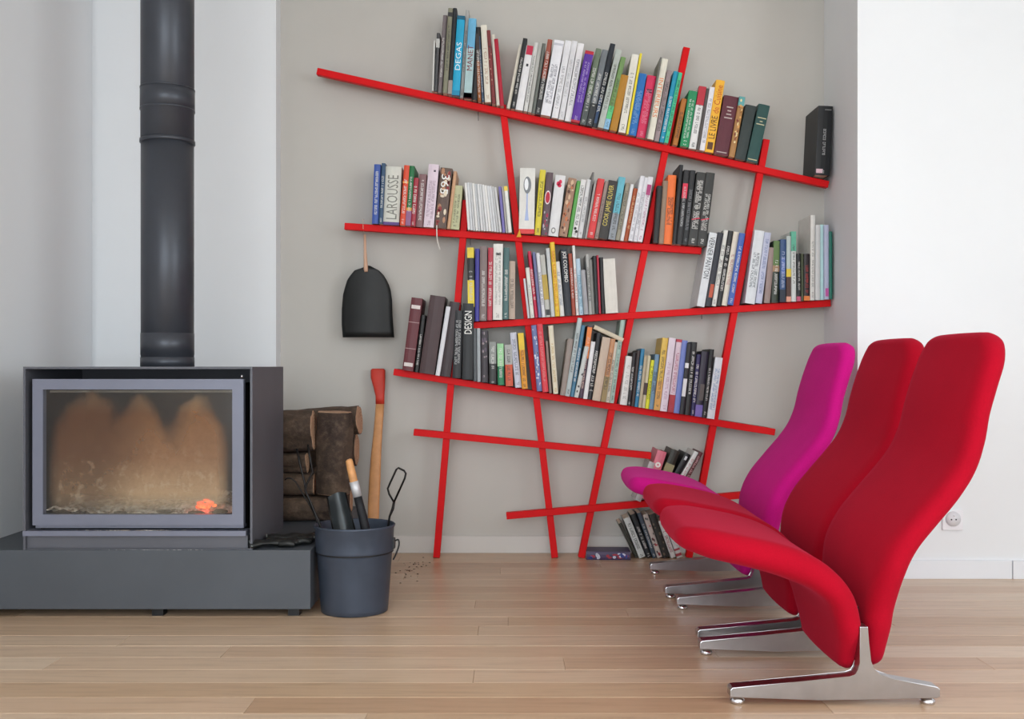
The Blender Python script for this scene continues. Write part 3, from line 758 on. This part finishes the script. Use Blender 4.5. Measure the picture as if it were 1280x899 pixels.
tube('door_latch', [(px_(302.5), .004, pz(472)), (px_(302.5), .004, pz(469))], .0035, M_chrome, st)
bm = bmesh.new(); add_box(bm, gx0-.01, gx1+.01, .38, .39, .004, gz1+.02); add_box(bm, gx0-.02, gx0-.012, .035, .39, .004, gz1+.02)
add_box(bm, gx1+.012, gx1+.02, .035, .39, .004, gz1+.02); add_box(bm, gx0-.02, gx1+.02, .035, .39, gz1+.012, gz1+.02)
bm_obj('firebox', bm, mat((44, 40, 37), .9, var=.5, scale=7, name='sooty_firebrick'), st)
box('baffle_plate', gx0, gx1, .06, .30, gz1-.012, gz1-.004, mat((120,114,104), .7, var=.2), st)
# ash bed with an uneven surface
def ash_mat():
    t = NT('wood_ash'); v = t.coords(); n = t.noise(v, 38, 6, .7)
    t.l(t.ramp(n, [(.34, rgb((26,22,20))), (.44, rgb((150,128,108))), (.55, rgb((236,226,212)))]), t.b.inputs['Base Color']); t.set(Roughness=.95); return t.m
M_ash = ash_mat()
bm = bmesh.new(); nx, ny = 64, 22; vg = []
for j in range(ny+1):
    vg.append([])
    for i in range(nx+1):
        x = gx0-.008+(gx1-gx0+.016)*i/nx; y_ = .042+.335*j/ny
        hh = gz0-.004+.03*noise.noise(Vector((x*9, y_*9, 1)))+.016*noise.noise(Vector((x*40, y_*40, 3)))+.03*j/ny
        vg[-1].append(bm.verts.new((x, y_, max(.006, hh))))
for j in range(ny):
    for i in range(nx): bm.faces.new((vg[j][i], vg[j][i+1], vg[j+1][i+1], vg[j+1][i]))
ash = bm_obj('ash_bed', bm, M_ash, st)
def ember_mat():
    t = NT('glowing_ember'); v = t.coords(); n = t.noise(v, 60, 4)
    t.b.inputs['Base Color'].default_value = rgb((40, 16, 10))
    t.l(t.ramp(n, [(.3, (.5,.02,.0,1)), (.5, (1,.05,.008,1)), (.72, (1,.16,.03,1))]), t.b.inputs['Emission Color'])
    t.b.inputs['Emission Strength'].default_value = 4; return t.m
M_ember = ember_mat()
rng = random.Random(11)
def lump(bm, c, r, sq=(1,1,1), seed=0, sub=2):
    g = bmesh.ops.create_icosphere(bm, subdivisions=sub, radius=1)
    for v in g['verts']:
        k = 1+.35*noise.noise(v.co*1.7+Vector((seed, seed*2, 0)))
        v.co = Vector(c)+Vector((v.co.x*r*sq[0]*k, v.co.y*r*sq[1]*k, v.co.z*r*sq[2]*k))
for i, (px, py, rr) in enumerate(((251,629,.011),(257,633,.014),(262,629,.010),(247,634,.008),(256,626,.008),(266,633,.007))):
    bm = bmesh.new(); lump(bm, (px_(px, 3.56), .075+.004*i, pz(py, 3.56)), rr, (1.3,.8,.8), i); bm_obj('ember', bm, M_ember, st)
for i, (px, py, rr, sq) in enumerate(((245,642,.02,(1.6,.8,.5)),(275,640,.018,(1.6,.8,.6)),(205,640,.016,(1.8,.8,.5)),(80,638,.014,(1.4,1,.6)),(95,641,.016,(1.2,.8,.5)),(150,641,.012,(2,.8,.5)))):
    bm = bmesh.new(); lump(bm, (px_(px, 3.54), .058, pz(py, 3.54)), rr, sq, i+9); bm_obj('charcoal_lump', bm, M_soot, st)
def sooty_glass():
    t = NT('sooty_glass'); tc = t.n('ShaderNodeTexCoord'); sp = t.n('ShaderNodeSeparateXYZ'); t.l(tc.outputs['Object'], sp.inputs[0])
    X, Z = sp.outputs[0], sp.outputs[2]
    nz = t.noise(tc.outputs['Object'], 7, 5, .6); nz2 = t.noise(tc.outputs['Object'], 45, 5, .7)
    xw = t.math('ADD', X, t.math('MULTIPLY', t.math('SUBTRACT', nz, .5), .17))
    cone = None
    for cx, zt, sl in ((-.17, .445, .95), (.0, .432, .85), (.215, .425, .80)):
        d = t.math('ABSOLUTE', t.math('SUBTRACT', xw, cx)); hh = t.math('MULTIPLY', t.math('POWER', t.math('MAXIMUM', t.math('SUBTRACT', zt, Z), 0.0), .62), sl*.56)
        c_ = t.math('MULTIPLY', t.math('SUBTRACT', hh, d), 11, clamp=True); c_ = t.math('MULTIPLY', t.math('MULTIPLY', c_, c_), t.math('SUBTRACT', 3.0, t.math('MULTIPLY', c_, 2.0)))
        cone = c_ if cone is None else t.math('MAXIMUM', cone, c_)
    edge = t.math('MULTIPLY', t.math('SUBTRACT', .318, t.math('ABSOLUTE', X)), 22, clamp=True)
    den = t.math('MULTIPLY', cone, edge)
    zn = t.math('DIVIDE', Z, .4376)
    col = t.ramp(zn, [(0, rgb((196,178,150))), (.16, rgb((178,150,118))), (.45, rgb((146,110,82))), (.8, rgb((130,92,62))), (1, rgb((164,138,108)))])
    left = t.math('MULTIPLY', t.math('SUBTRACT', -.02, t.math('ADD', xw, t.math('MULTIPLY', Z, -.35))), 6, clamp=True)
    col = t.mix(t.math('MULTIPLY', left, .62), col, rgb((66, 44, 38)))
    sp2 = t.ramp(nz2, [(.36, (.9,.89,.88,1)), (.55, (1,1,1,1)), (.75, (1.05,1.04,1.03,1))]); col = t.mix(1, col, sp2, 'MULTIPLY')
    fl = t.noise(tc.outputs['Object'], 26, 6, .65); lowz = t.math('MULTIPLY', t.math('SUBTRACT', .26, Z), 5, clamp=True)
    fl = t.math('MULTIPLY', t.math('MULTIPLY', t.math('SUBTRACT', fl, .53), 9, clamp=True), lowz)
    col = t.mix(t.math('MULTIPLY', fl, .3), col, rgb((214, 196, 168)))
    d = t.n('ShaderNodeBsdfDiffuse'); t.l(col, d.inputs[0])
    tr = t.n('ShaderNodeBsdfTransparent'); tr.inputs[0].default_value = (.97,.97,.96,1)
    gl = t.n('ShaderNodeBsdfGlossy'); gl.inputs['Roughness'].default_value = .08; gl.inputs[0].default_value = (1,1,1,1)
    low = t.math('SUBTRACT', 1, t.math('MULTIPLY', t.math('SUBTRACT', .075, Z), 16, clamp=True))
    fac = t.math('MULTIPLY', t.math('ADD', t.math('MULTIPLY', den, .72), .025), t.math('ADD', t.math('MULTIPLY', low, .85), .15))
    m1 = t.n('ShaderNodeMixShader'); t.l(fac, m1.inputs[0]); t.l(tr.outputs[0], m1.inputs[1]); t.l(d.outputs[0], m1.inputs[2])
    m2 = t.n('ShaderNodeMixShader'); m2.inputs[0].default_value = .025; t.l(m1.outputs[0], m2.inputs[1]); t.l(gl.outputs[0], m2.inputs[2])
    t.l(m2.outputs[0], t.out.inputs[0]); return t.m
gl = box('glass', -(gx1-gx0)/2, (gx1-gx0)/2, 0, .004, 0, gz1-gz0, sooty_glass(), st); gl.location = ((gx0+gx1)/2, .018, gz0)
gl['label'] = 'sooty brown-stained glass pane'
# ash crumbs on the ledge and the bench front (nobody could count them)
def crumbs(name, pts, m, parent=None):
    bm = bmesh.new()
    for p, r in pts:
        g = bmesh.ops.create_icosphere(bm, subdivisions=1, radius=r)
        for v in g['verts']: v.co = Vector((v.co.x*1.3, v.co.y, v.co.z*.6))+Vector(p)
    return bm_obj(name, bm, m, parent)
rng = random.Random(4); P_ = []
for _ in range(130): P_.append(((px_(rng.gauss(170, 30)), rng.uniform(.0, .016), pz(663.5)+.0006), rng.uniform(.0006, .0018)))
c = crumbs('ash_crumbs', P_, M_ash, st); c['kind'] = 'stuff'
P_ = [((at(rng.gauss(195, 25), 0, 3.482).x, 3.4815+rng.uniform(0, .003), .2372), rng.uniform(.0006, .0016)) for _ in range(70)]
tag(crumbs('ash_crumbs', P_, mat((205,200,195), .9)), 'pale ash crumbs scattered along the front edge of the hearth bench', 'ash', kind='stuff')
P_ = []
for _ in range(46):
    q = (at(rng.gauss(517, 8), 0, 4.32).x, 4.32+rng.gauss(0, .12)); P_.append(((q[0], q[1], .0006), rng.uniform(.0012, .004)))
tag(crumbs('bark_crumbs', P_, mat((60,44,34), .9)), 'dark bark crumbs scattered on the floor behind the bucket', 'crumbs', kind='stuff')

fp = empty('stove_pipe', (-1.2875, 3.72, .879)); tag(fp, 'round charcoal stove pipe rising from the stove to the ceiling', 'stove pipe')
Rp = .0957
def zz(y): return (HZ-y)*3.72/F-.0
def ring(name, r0, za, zb, m=M_pipe, lip=.0):
    bm = bmesh.new(); add_lathe(bm, [(r0-.004, za), (r0, za+.0015), (r0, zb-.0015), (r0-.004, zb)], 0, 0, 56); return bm_obj(name, bm, m, fp, True)
ring('lower_pipe', Rp-.001, -.001, zz(176)); ring('base_collar', Rp+.0008, -.001, zz(446)); ring('base_collar', Rp+.0002, zz(444), zz(416))
ring('upper_pipe', Rp, zz(177), CZ-.879); ring('joint_bead', Rp+.0035, zz(180), zz(175)); ring('clamp_band', Rp+.002, zz(138), zz(111))
ring('clamp_band', Rp+.0028, zz(139.5), zz(136.5)); ring('clamp_band', Rp+.0028, zz(113), zz(110.5))

# ------------------------------------------------------------------ logs stacked at the back of the bench
def bark_mat():
    t = NT('bark'); v = t.coords((1, 1, 1)); n = t.noise(v, 26, 7, .7); n2 = t.noise(v, 5, 4)
    c = t.ramp(n, [(.32, rgb((22,17,15))), (.52, rgb((70,52,42))), (.75, rgb((120,102,86)))])
    c = t.mix(.4, c, t.ramp(n2, [(.35, rgb((40,32,28))), (.6, rgb((96,78,60)))]))
    t.l(c, t.b.inputs['Base Color']); t.set(Roughness=.85); t.bump(n, .9, .008); return t.m
def cut_mat():
    t = NT('cut_wood'); v = t.coords(); n = t.noise(v, 40, 5)
    wv = t.n('ShaderNodeTexWave', wave_type='RINGS'); wv.inputs['Scale'].default_value = 26; wv.inputs['Distortion'].default_value = 2; t.l(v, wv.inputs[0])
    c = t.ramp(n, [(.3, rgb((150,112,84))), (.7, rgb((196,158,128)))])
    c = t.mix(.3, c, t.ramp(wv.outputs['Fac'], [(.2, rgb((150,104,76))), (.8, rgb((206,172,142)))])); t.l(c, t.b.inputs['Base Color']); t.set(Roughness=.8); return t.m
M_bark, M_cut = bark_mat(), cut_mat()
def log(p0, p1, r, lab, seed, flat=1.0, split=0):
    p0, p1 = Vector(p0), Vector(p1); root = empty('firewood_log', tuple(p0)); d = p1-p0; a, b = frame_axes(d)
    n = 12; seg = 26; bm = bmesh.new(); rings = []
    for i in range(n+1):
        p = d*i/n; rg = []
        for k in range(seg):
            an = 2*math.pi*k/seg; u = Vector((math.cos(an)*3, math.sin(an)*3, seed*5.3+i*.25))
            rr = r*(1+.24*noise.noise(u*.55)+.12*noise.noise(u*1.9))
            if split and math.sin(an+split) > .35: rr *= .35/math.sin(an+split)*(1+.04*noise.noise(u*3)) if math.sin(an+split) > .35 else 1
            rg.append(bm.verts.new(p+a*rr*math.cos(an)+b*rr*flat*math.sin(an)))
        rings.append(rg)
    for i in range(n):
        for k in range(seg): bm.faces.new((rings[i][k], rings[i][(k+1)%seg], rings[i+1][(k+1)%seg], rings[i+1][k]))
    co0 = [v.co.copy() for v in rings[0]]; co1 = [v.co.copy() for v in rings[-1]]
    bm_obj('bark', bm, M_bark, root, True)
    dn = d.normalized()
    for co, s in ((co0, -1), (co1, 1)):
        bm = bmesh.new(); cen = sum(co, Vector())/len(co); q1 = [bm.verts.new(cen+(v-cen)*.985-dn*s*.004) for v in co]; q2 = [bm.verts.new(cen+(v-cen)*.94+dn*s*.002) for v in co]
        for k in range(seg): bm.faces.new((q1[k], q1[(k+1)%seg], q2[(k+1)%seg], q2[k]))
        bm.faces.new(q2 if s > 0 else q2[::-1]); bm_obj('cut_end', bm, M_cut, root)
    tag(root, lab, 'log', 'firewood logs stacked beside the stove'); return root
log((-1.22, 4.13, .292), (-.70, 4.15, .290), .052, 'lowest dark log in the firewood stack behind the bucket', 1)
log((-1.24, 4.30, .296), (-.70, 4.33, .296), .055, 'low log at the back of the firewood stack by the wall', 2)
log((-1.20, 4.12, .392), (-.825, 4.15, .388), .044, 'short log in the stack just below the mossy split log', 3)
log((-1.18, 4.26, .400), (-.70, 4.28, .404), .048, 'middle log in the firewood stack with broken right end', 4, split=2.2)
log((-1.26, 4.13, .482), (-.85, 4.12, .476), .044, 'mossy split log in the middle of the stack beside the stove', 5, split=1.0)
log((-1.25, 4.11, .606), (-.818, 4.115, .618), .080, 'topmost round log with pale oval cut end facing right', 6, flat=.95)
log((-.742, 4.135, .352), (-.735, 4.125, .69), .05, 'big upright slab of flaking bark at the right of the stack', 7, flat=1.36)
log((-1.1, 4.33, .62), (-.66, 4.30, .648), .062, 'dark log lying across the back top of the stack', 8)
log((-1.1, 4.42, .50), (-.69, 4.42, .51), .07, 'thick log behind the bark slab against the wall', 9)

# ------------------------------------------------------------------ gloves on the bench corner
M_leather = mat((30, 31, 30), .42, var=.3, scale=40, name='black_leather')
def glove(name, base, ang, lab, s=1.0):
    g = empty(name, base, (0, 0, ang)); bm = bmesh.new()
    pal = catmull([(-.10,0,.012),(-.05,0,.018),(0,0,.016),(.05,0,.015),(.075,0,.012)], 4)
    add_tube(bm, pal, [(.040-.008*math.sin(i*.4), .011+.004*math.sin(i)) for i in range(len(pal))], 14); bm_obj('palm', bm, M_leather, g, True)
    for k in range(4):
        y0 = -.03+k*.02; L = (.055,.068,.062,.048)[k]
        tube('finger', catmull([(.06,y0,.012),(.06+L*.5,y0*1.15,.018),(.06+L,y0*1.3,.010)], 4), [.0095,.0098,.0098,.0098,.0095,.0092,.009,.0085,.006], M_leather, g, 8)
    tube('thumb', catmull([(0,-.03,.012),(.025,-.052,.016),(.05,-.062,.010)], 4), [.011,.0112,.011,.011,.0108,.010,.0098,.009,.006], M_leather, g, 8)
    tube('pale_trim', [(-.098,-.04,.014),(-.099,0,.028),(-.098,.04,.014)], .0016, mat((150,158,150), .4), g, 6)
    tag(g, lab, 'glove', 'hearth gloves on the bench'); return g
glove('hearth_glove', (-.84, 3.555, .2375), math.radians(28), 'front black leather hearth glove with pale trim on the bench corner')
glove('hearth_glove', (-.80, 3.66, .2375), math.radians(12), 'rear black leather hearth glove lying nearer the log stack')

# ------------------------------------------------------------------ ash bucket and tools
bx_, by_ = -.567, 3.585
bk_ = empty('ash_bucket', (bx_, by_, 0)); tag(bk_, 'dark grey metal ash bucket on the floor right of the hearth bench', 'bucket')
bm = bmesh.new(); prof = [(.001,.010),(.112,.010),(.116,.001),(.119,.003),(.121,.02),(.134,.205),(.1365,.214),(.1385,.218),(.1385,.225),(.1415,.300),(.1455,.306),(.1460,.311),(.1435,.313),(.1400,.309),(.1370,.225),(.131,.205),(.118,.02),(.001,.016)]
add_lathe(bm, prof, 0, 0, 64, .93); bm_obj('body', bm, M_bucket, bk_, True)
bm = bmesh.new(); add_lathe(bm, [(.1366,.213),(.1402,.2145),(.1402,.2175),(.1366,.219)], 0, 0, 64, .93); bm_obj('seam_band', bm, M_black, bk_, True)
box('handle_lug', .134, .146, -.014, .014, .225, .262, M_black, bk_, bev=.002)
tube('wire_handle', catmull([(.146,.0,.252),(.158,-.002,.255),(.160,-.004,.235),(.150,-.01,.205),(.143,-.03,.19)], 5), .003, M_black, bk_, 8)
tube('wire_handle', [(-.139,.0,.25),(-.146,0,.252)], .003, M_black, bk_, 8)
M_iron = mat((34, 32, 31), .38, .7, var=.2, name='wrought_iron')
def pt(x, y, Y): return at(x, y, Y)
def base_in(px, Y): return Vector(((px-640)*Y/F, Y, .02))
r = empty('fire_poker', tuple(base_in(470, 3.60))); tag(r, 'black iron poker with open loop handle leaning right in the ash bucket', 'poker'); o0 = r.location
loop = [pt(*p, 3.63)-o0 for p in ((492.5,628),(486.5,618),(484.6,611),(488,603),(495.5,587),(498,585),(505,588.5),(507.3,592),(506,598),(492.5,628))]
tube('loop_handle', loop, .0037, M_iron, r, 8)
tube('shaft', [pt(492.5,628,3.63)-o0, pt(491,636,3.63)-o0, pt(487,646,3.63)-o0, Vector((0,0,.002))], [.0045,.0055,.004,.004], M_iron, r, 8)
r = empty('fire_tongs', tuple(base_in(420, 3.58))); tag(r, 'black iron tongs with bent grips leaning left in the ash bucket', 'tongs'); o0 = r.location
tube('tong_arm', [pt(*p, Y)-o0 for p, Y in (((385,556),3.60),((388,575),3.60),((391,590),3.60),((383,606),3.60),((382,614),3.60),((390,632),3.59),((400,656),3.585))]+[Vector((0,0,.004))], .0042, M_iron, r, 8)
tube('tong_arm', [pt(*p, Y)-o0 for p, Y in (((371,561),3.64),((375,580),3.64),((380,600),3.635),((383,616),3.63),((396,650),3.62))]+[Vector((-.006,.03,.004))], .0042, M_iron, r, 8)
r = empty('small_poker', tuple(base_in(410, 3.63))); tag(r, 'thin hooked iron poker with its tip left of the ash bucket rim', 'poker'); o0 = r.location
tube('shaft', [pt(*p, 3.64)-o0 for p in ((356,600),(359,598),(364,598),(370,603),(395,645))]+[Vector((0,0,.004))], .003, M_iron, r, 8)
r = empty('ash_shovel', tuple(base_in(440, 3.57))); tag(r, 'dark steel ash shovel blade standing up in the middle of the bucket', 'shovel'); o0 = r.location
bm = bmesh.new(); A0, A1, B0, B1 = pt(409,622,3.62)-o0, pt(432,616,3.62)-o0, pt(417,668,3.58)-o0, pt(445,668,3.58)-o0
n_ = 8; f1, f2 = [], []
for j in range(7):
    f1.append([]); f2.append([])
    for i in range(n_+1):
        u = i/n_; p = A0.lerp(B0, j/6).lerp(A1.lerp(B1, j/6), u)+Vector((0, .03*math.sin(math.pi*u), .006*math.sin(math.pi*u) if j == 0 else 0))
        f1[-1].append(bm.verts.new(p)); f2[-1].append(bm.verts.new(p+Vector((0,.002,0))))
for j in range(6):
    for i in range(n_):
        bm.faces.new((f1[j][i], f1[j][i+1], f1[j+1][i+1], f1[j+1][i])); bm.faces.new((f2[j][i], f2[j+1][i], f2[j+1][i+1], f2[j][i+1]))
bm_obj('blade', bm, mat((66, 70, 72), .3, .6, var=.2, name='worn_steel'), r, True)
tube('blade_rim', [A0, B0], .003, M_iron, r, 8); tube('blade_rim', [A1, B1], .003, M_iron, r, 8)
tube('shaft', [A0.lerp(A1, .5)+Vector((0,.032,-.01)), (B0+B1)/2+Vector((0,.03,-.02)), Vector((0,.02,.004))], .005, M_iron, r, 8)
r = empty('hearth_brush', tuple(base_in(462, 3.56))); tag(r, 'hearth brush with orange wooden grip and silver collar standing in the bucket', 'brush'); o0 = r.location
P = lambda x, y: pt(x, y, 3.58)-o0
tube('grip', catmull([P(435.5,574), P(436.5,577), P(439,588), P(442,601), P(442.5,603)], 4), [.005,.0085,.011,.0125,.013,.0135,.0138,.014,.0142,.0145,.0146,.0146,.0146,.0146,.0146,.0146,.0146], M_wood, r, 14)
tube('collar', [P(442.2,602), P(444.5,611), P(447,621)], [.0168,.0165,.0155], mat((200,200,203), .45, .4, name='silver_collar'), r, 14)
tube('brush_head', [P(447,620.5), P(452,640), P(457,662), Vector((0,0,.01))], [.0150,.0155,.017,.02], mat((22,22,26), .6, name='black_bristle'), r, 14)
# axe standing on its head behind the bucket
ax = empty('axe', (-.60, 4.44, 0)); tag(ax, 'axe standing head down, red-painted end of its wooden handle up, against wall', 'axe'); o0 = ax.location
def Q(x, y):
    t = (y-458)/(700-458); return pt(x, y, 4.655-.21*t)-o0
hp = [(472.5,461),(472.5,463),(472.5,472),(474,484),(475,495),(475,505),(474,520),(472,545),(470,570),(468.5,600),(467,630),(466.5,660),(466,690)]
wd_ = [.028,.034,.034,.027,.021,.0205,.0205,.0215,.0245,.027,.027,.026,.024]
def flatbar(name, pts, ws, th, m):
    bm = bmesh.new(); rg = []
    for p, w_ in zip(pts, ws):
        rg.append([bm.verts.new(p+Vector((math.copysign(abs(math.cos(a))**.7, math.cos(a))*w_, math.copysign(abs(math.sin(a))**.7, math.sin(a))*th, 0))) for a in [2*math.pi*k/16 for k in range(16)]])
    for i in range(len(rg)-1):
        for k in range(16): bm.faces.new((rg[i][k], rg[i][(k+1)%16], rg[i+1][(k+1)%16], rg[i+1][k]))
    bm.faces.new(rg[0]); bm.faces.new(rg[-1][::-1]); return bm_obj(name, bm, m, ax, True)
flatbar('painted_end', [Q(*p) for p in hp[:6]], wd_[:6], .014, mat((190, 52, 36), .5, name='red_handle_paint'))
flatbar('handle', [Q(*p) for p in hp[5:]], [v*.97 for v in wd_[5:]], .0135, mat((204, 146, 96), .5, var=.12, scale=22, name='ash_handle'))
bm = bmesh.new(); add_prism(bm, [(.045,.03),(.04,.0),(-.06,.0),(-.13,.002),(-.13,.10),(-.06,.065),(.04,.065)], -.018, .018)
for v in bm.verts:
    if v.co.x < -.12: v.co.y *= .1
bm_obj('axe_head', bm, M_iron, ax)

# ------------------------------------------------------------------ the three tall chairs
def pad(name, prof, th, wid, Rc0, Rc1, m, parent, dish=0.0):
    P = catmull([(p[0], 0, p[1]) for p in prof], 10); n = len(P)
    s = [0]
    for i in range(1, n): s.append(s[-1]+(P[i]-P[i-1]).length)
    Ltot = s[-1]
    def interp(tab, u):
        for i in range(len(tab)-1):
            if u <= tab[i+1][0]:
                t = (u-tab[i][0])/(tab[i+1][0]-tab[i][0]); t = t*t*(3-2*t); return tab[i][1]+t*(tab[i+1][1]-tab[i][1])
        return tab[-1][1]
    def pos(d):
        for i in range(n-1):
            if d <= s[i+1]+1e-9: t = (d-s[i])/(s[i+1]-s[i]+1e-9); return P[i].lerp(P[i+1], t), (P[min(i+2,n-1)]-P[max(i-1,0)]).normalized()
        return P[-1], (P[-1]-P[-2]).normalized()
    ds = []
    for k in range(9): ds.append(.032*(1-math.cos(math.pi/2*k/8)))
    d = ds[-1]
    while d < Ltot-.032-.012: d += .012; ds.append(d)
    for k in range(8, -1, -1): ds.append(Ltot-.032*(1-math.cos(math.pi/2*k/8)))
    nf, na = 14, 8; bm = bmesh.new(); rings = []
    for d in ds:
        p, tg = pos(d); nrm = Vector((-tg.z, 0, tg.x)); u = d/Ltot
        t = interp(th, u)/2; w_ = interp(wid, u)
        e = min(d, Ltot-d); R = Rc0 if d < Ltot/2 else Rc1
        if e < R: w_ = w_-R+math.sqrt(max(0, R*R-(R-e)**2))+.0
        if e < t: tt = math.sqrt(max(1e-8, t*t-(t-e)**2))
        else: tt = t
        tt = max(tt, .0015); w_ = max(w_, tt+.004); r_ = min(t, w_)
        pts = []
        for k in range(nf+1):                       # one face
            yy = -(w_-r_)+2*(w_-r_)*k/nf; pts.append((yy, tt*(1+.10*(1-(yy/w_)**2)) - dish*(1-(yy/w_)**2)))
        for k in range(1, na): a_ = math.pi/2-math.pi*k/na; pts.append(((w_-r_)+r_*math.cos(a_), tt*math.sin(a_)))
        for k in range(nf+1):
            yy = (w_-r_)-2*(w_-r_)*k/nf; pts.append((yy, -tt*(1+.10*(1-(yy/w_)**2)) - dish*(1-(yy/w_)**2)))
        for k in range(1, na): a_ = -math.pi/2-math.pi*k/na; pts.append((-(w_-r_)+r_*math.cos(a_), tt*math.sin(a_)))
        rings.append([bm.verts.new(p+Vector((0, q[0], 0))+nrm*q[1]) for q in pts])
    N = len(rings[0])
    for i in range(len(rings)-1):
        for k in range(N): bm.faces.new((rings[i][k], rings[i][(k+1)%N], rings[i+1][(k+1)%N], rings[i+1][k]))
    bm.faces.new(rings[0][::-1]); bm.faces.new(rings[-1]); return bm_obj(name, bm, m, parent, True)
CX = .85
def shift(P): return [(x-CX, z) for x, z in P]
seat_prof = [(.440,.428),(.49,.424),(.55,.413),(.62,.399),(.685,.383),(.745,.362),(.803,.332),(.852,.285),(.880,.225),(.891,.155),(.896,.074)]
back_prof = [(1.280,.972),(1.275,.935),(1.262,.89),(1.242,.83),(1.222,.76),(1.207,.69),(1.180,.62),(1.136,.555),(1.079,.487),(1.026,.42),(.992,.35),(.976,.27),(.967,.19),(.962,.078)]
def make_chair(name, wool, lab):
    r = empty(name); tag(r, lab, 'chair', 'tall armless lounge chairs in a row')
    pad('seat', shift(seat_prof), [(0,.058),(.15,.075),(.45,.080),(.7,.065),(1,.045)], [(0,.265),(.3,.275),(.62,.275),(.8,.245),(1,.19)], .13, .03, wool, r, .006)
    pad('backrest', shift(back_prof), [(0,.056),(.25,.052),(.55,.058),(.8,.062),(1,.054)], [(0,.235),(.2,.245),(.5,.268),(.7,.268),(.85,.235),(1,.19)], .10, .05, wool, r, .008)
    box('mounting_plate', .905-CX, .932-CX, -.15, .15, .10, .235, M_black, r)
    for sg in (-1, 1):
        f = []
        top = [(.570,.020),(.570,.040),(.576,.046),(.88,.0745),(.895,.080),(.902,.092),(.905,.11),(.905,.205),(.926,.205),(.932,.115),(.940,.095),(.955,.080),(.99,.070),(1.105,.050),(1.112,.043),(1.112,.024),(1.104,.020),(.93,.017),(.80,.014)]
        bm = bmesh.new(); add_prism(bm, [(x-CX, z) for x, z in top], sg*.22-.021, sg*.22+.021)
        bmesh.ops.bevel(bm, geom=list(bm.edges), offset=.0022, segments=2, affect='EDGES', profile=.6)
        leg = bm_obj('side_frame', bm, M_alu, r)
        for X in (.592, 1.088):
            bm = bmesh.new(); add_lathe(bm, [(.001,0),(.017,0),(.019,.004),(.019,.011),(.012,.015),(.010,.0215),(.001,.0215)], X-CX, sg*.22, 20); bm_obj('glide', bm, M_chrome, leg, True)
    box('cross_rail', .906-CX, .924-CX, -.205, .205, .135, .165, M_black, r)
    return r
def copy_tree(o, parent=None):
    c = o.copy(); C.objects.link(c)
    if parent: c.parent = parent
    for ch in o.children: copy_tree(ch, c)
    return c
ch1 = make_chair('lounge_chair', M_red_wool, 'nearest red wool lounge chair, its full metal foot in view')
ch2 = copy_tree(ch1); ch2['label'] = 'middle red wool lounge chair between the magenta one and the nearest one'
ch3 = make_chair('lounge_chair', M_pink_wool, 'farthest lounge chair, covered in bright magenta wool, in front of the bookshelf')
ch1.location = (CX-.001, 2.82, 0); ch2.location = (CX+.022, 3.385, 0); ch3.location = (CX+.012, 4.0, 0)
ch1.rotation_euler = (0, 0, math.radians(-.6)); ch2.rotation_euler = (0, 0, math.radians(-1)); ch3.rotation_euler = (0, 0, math.radians(-.6))
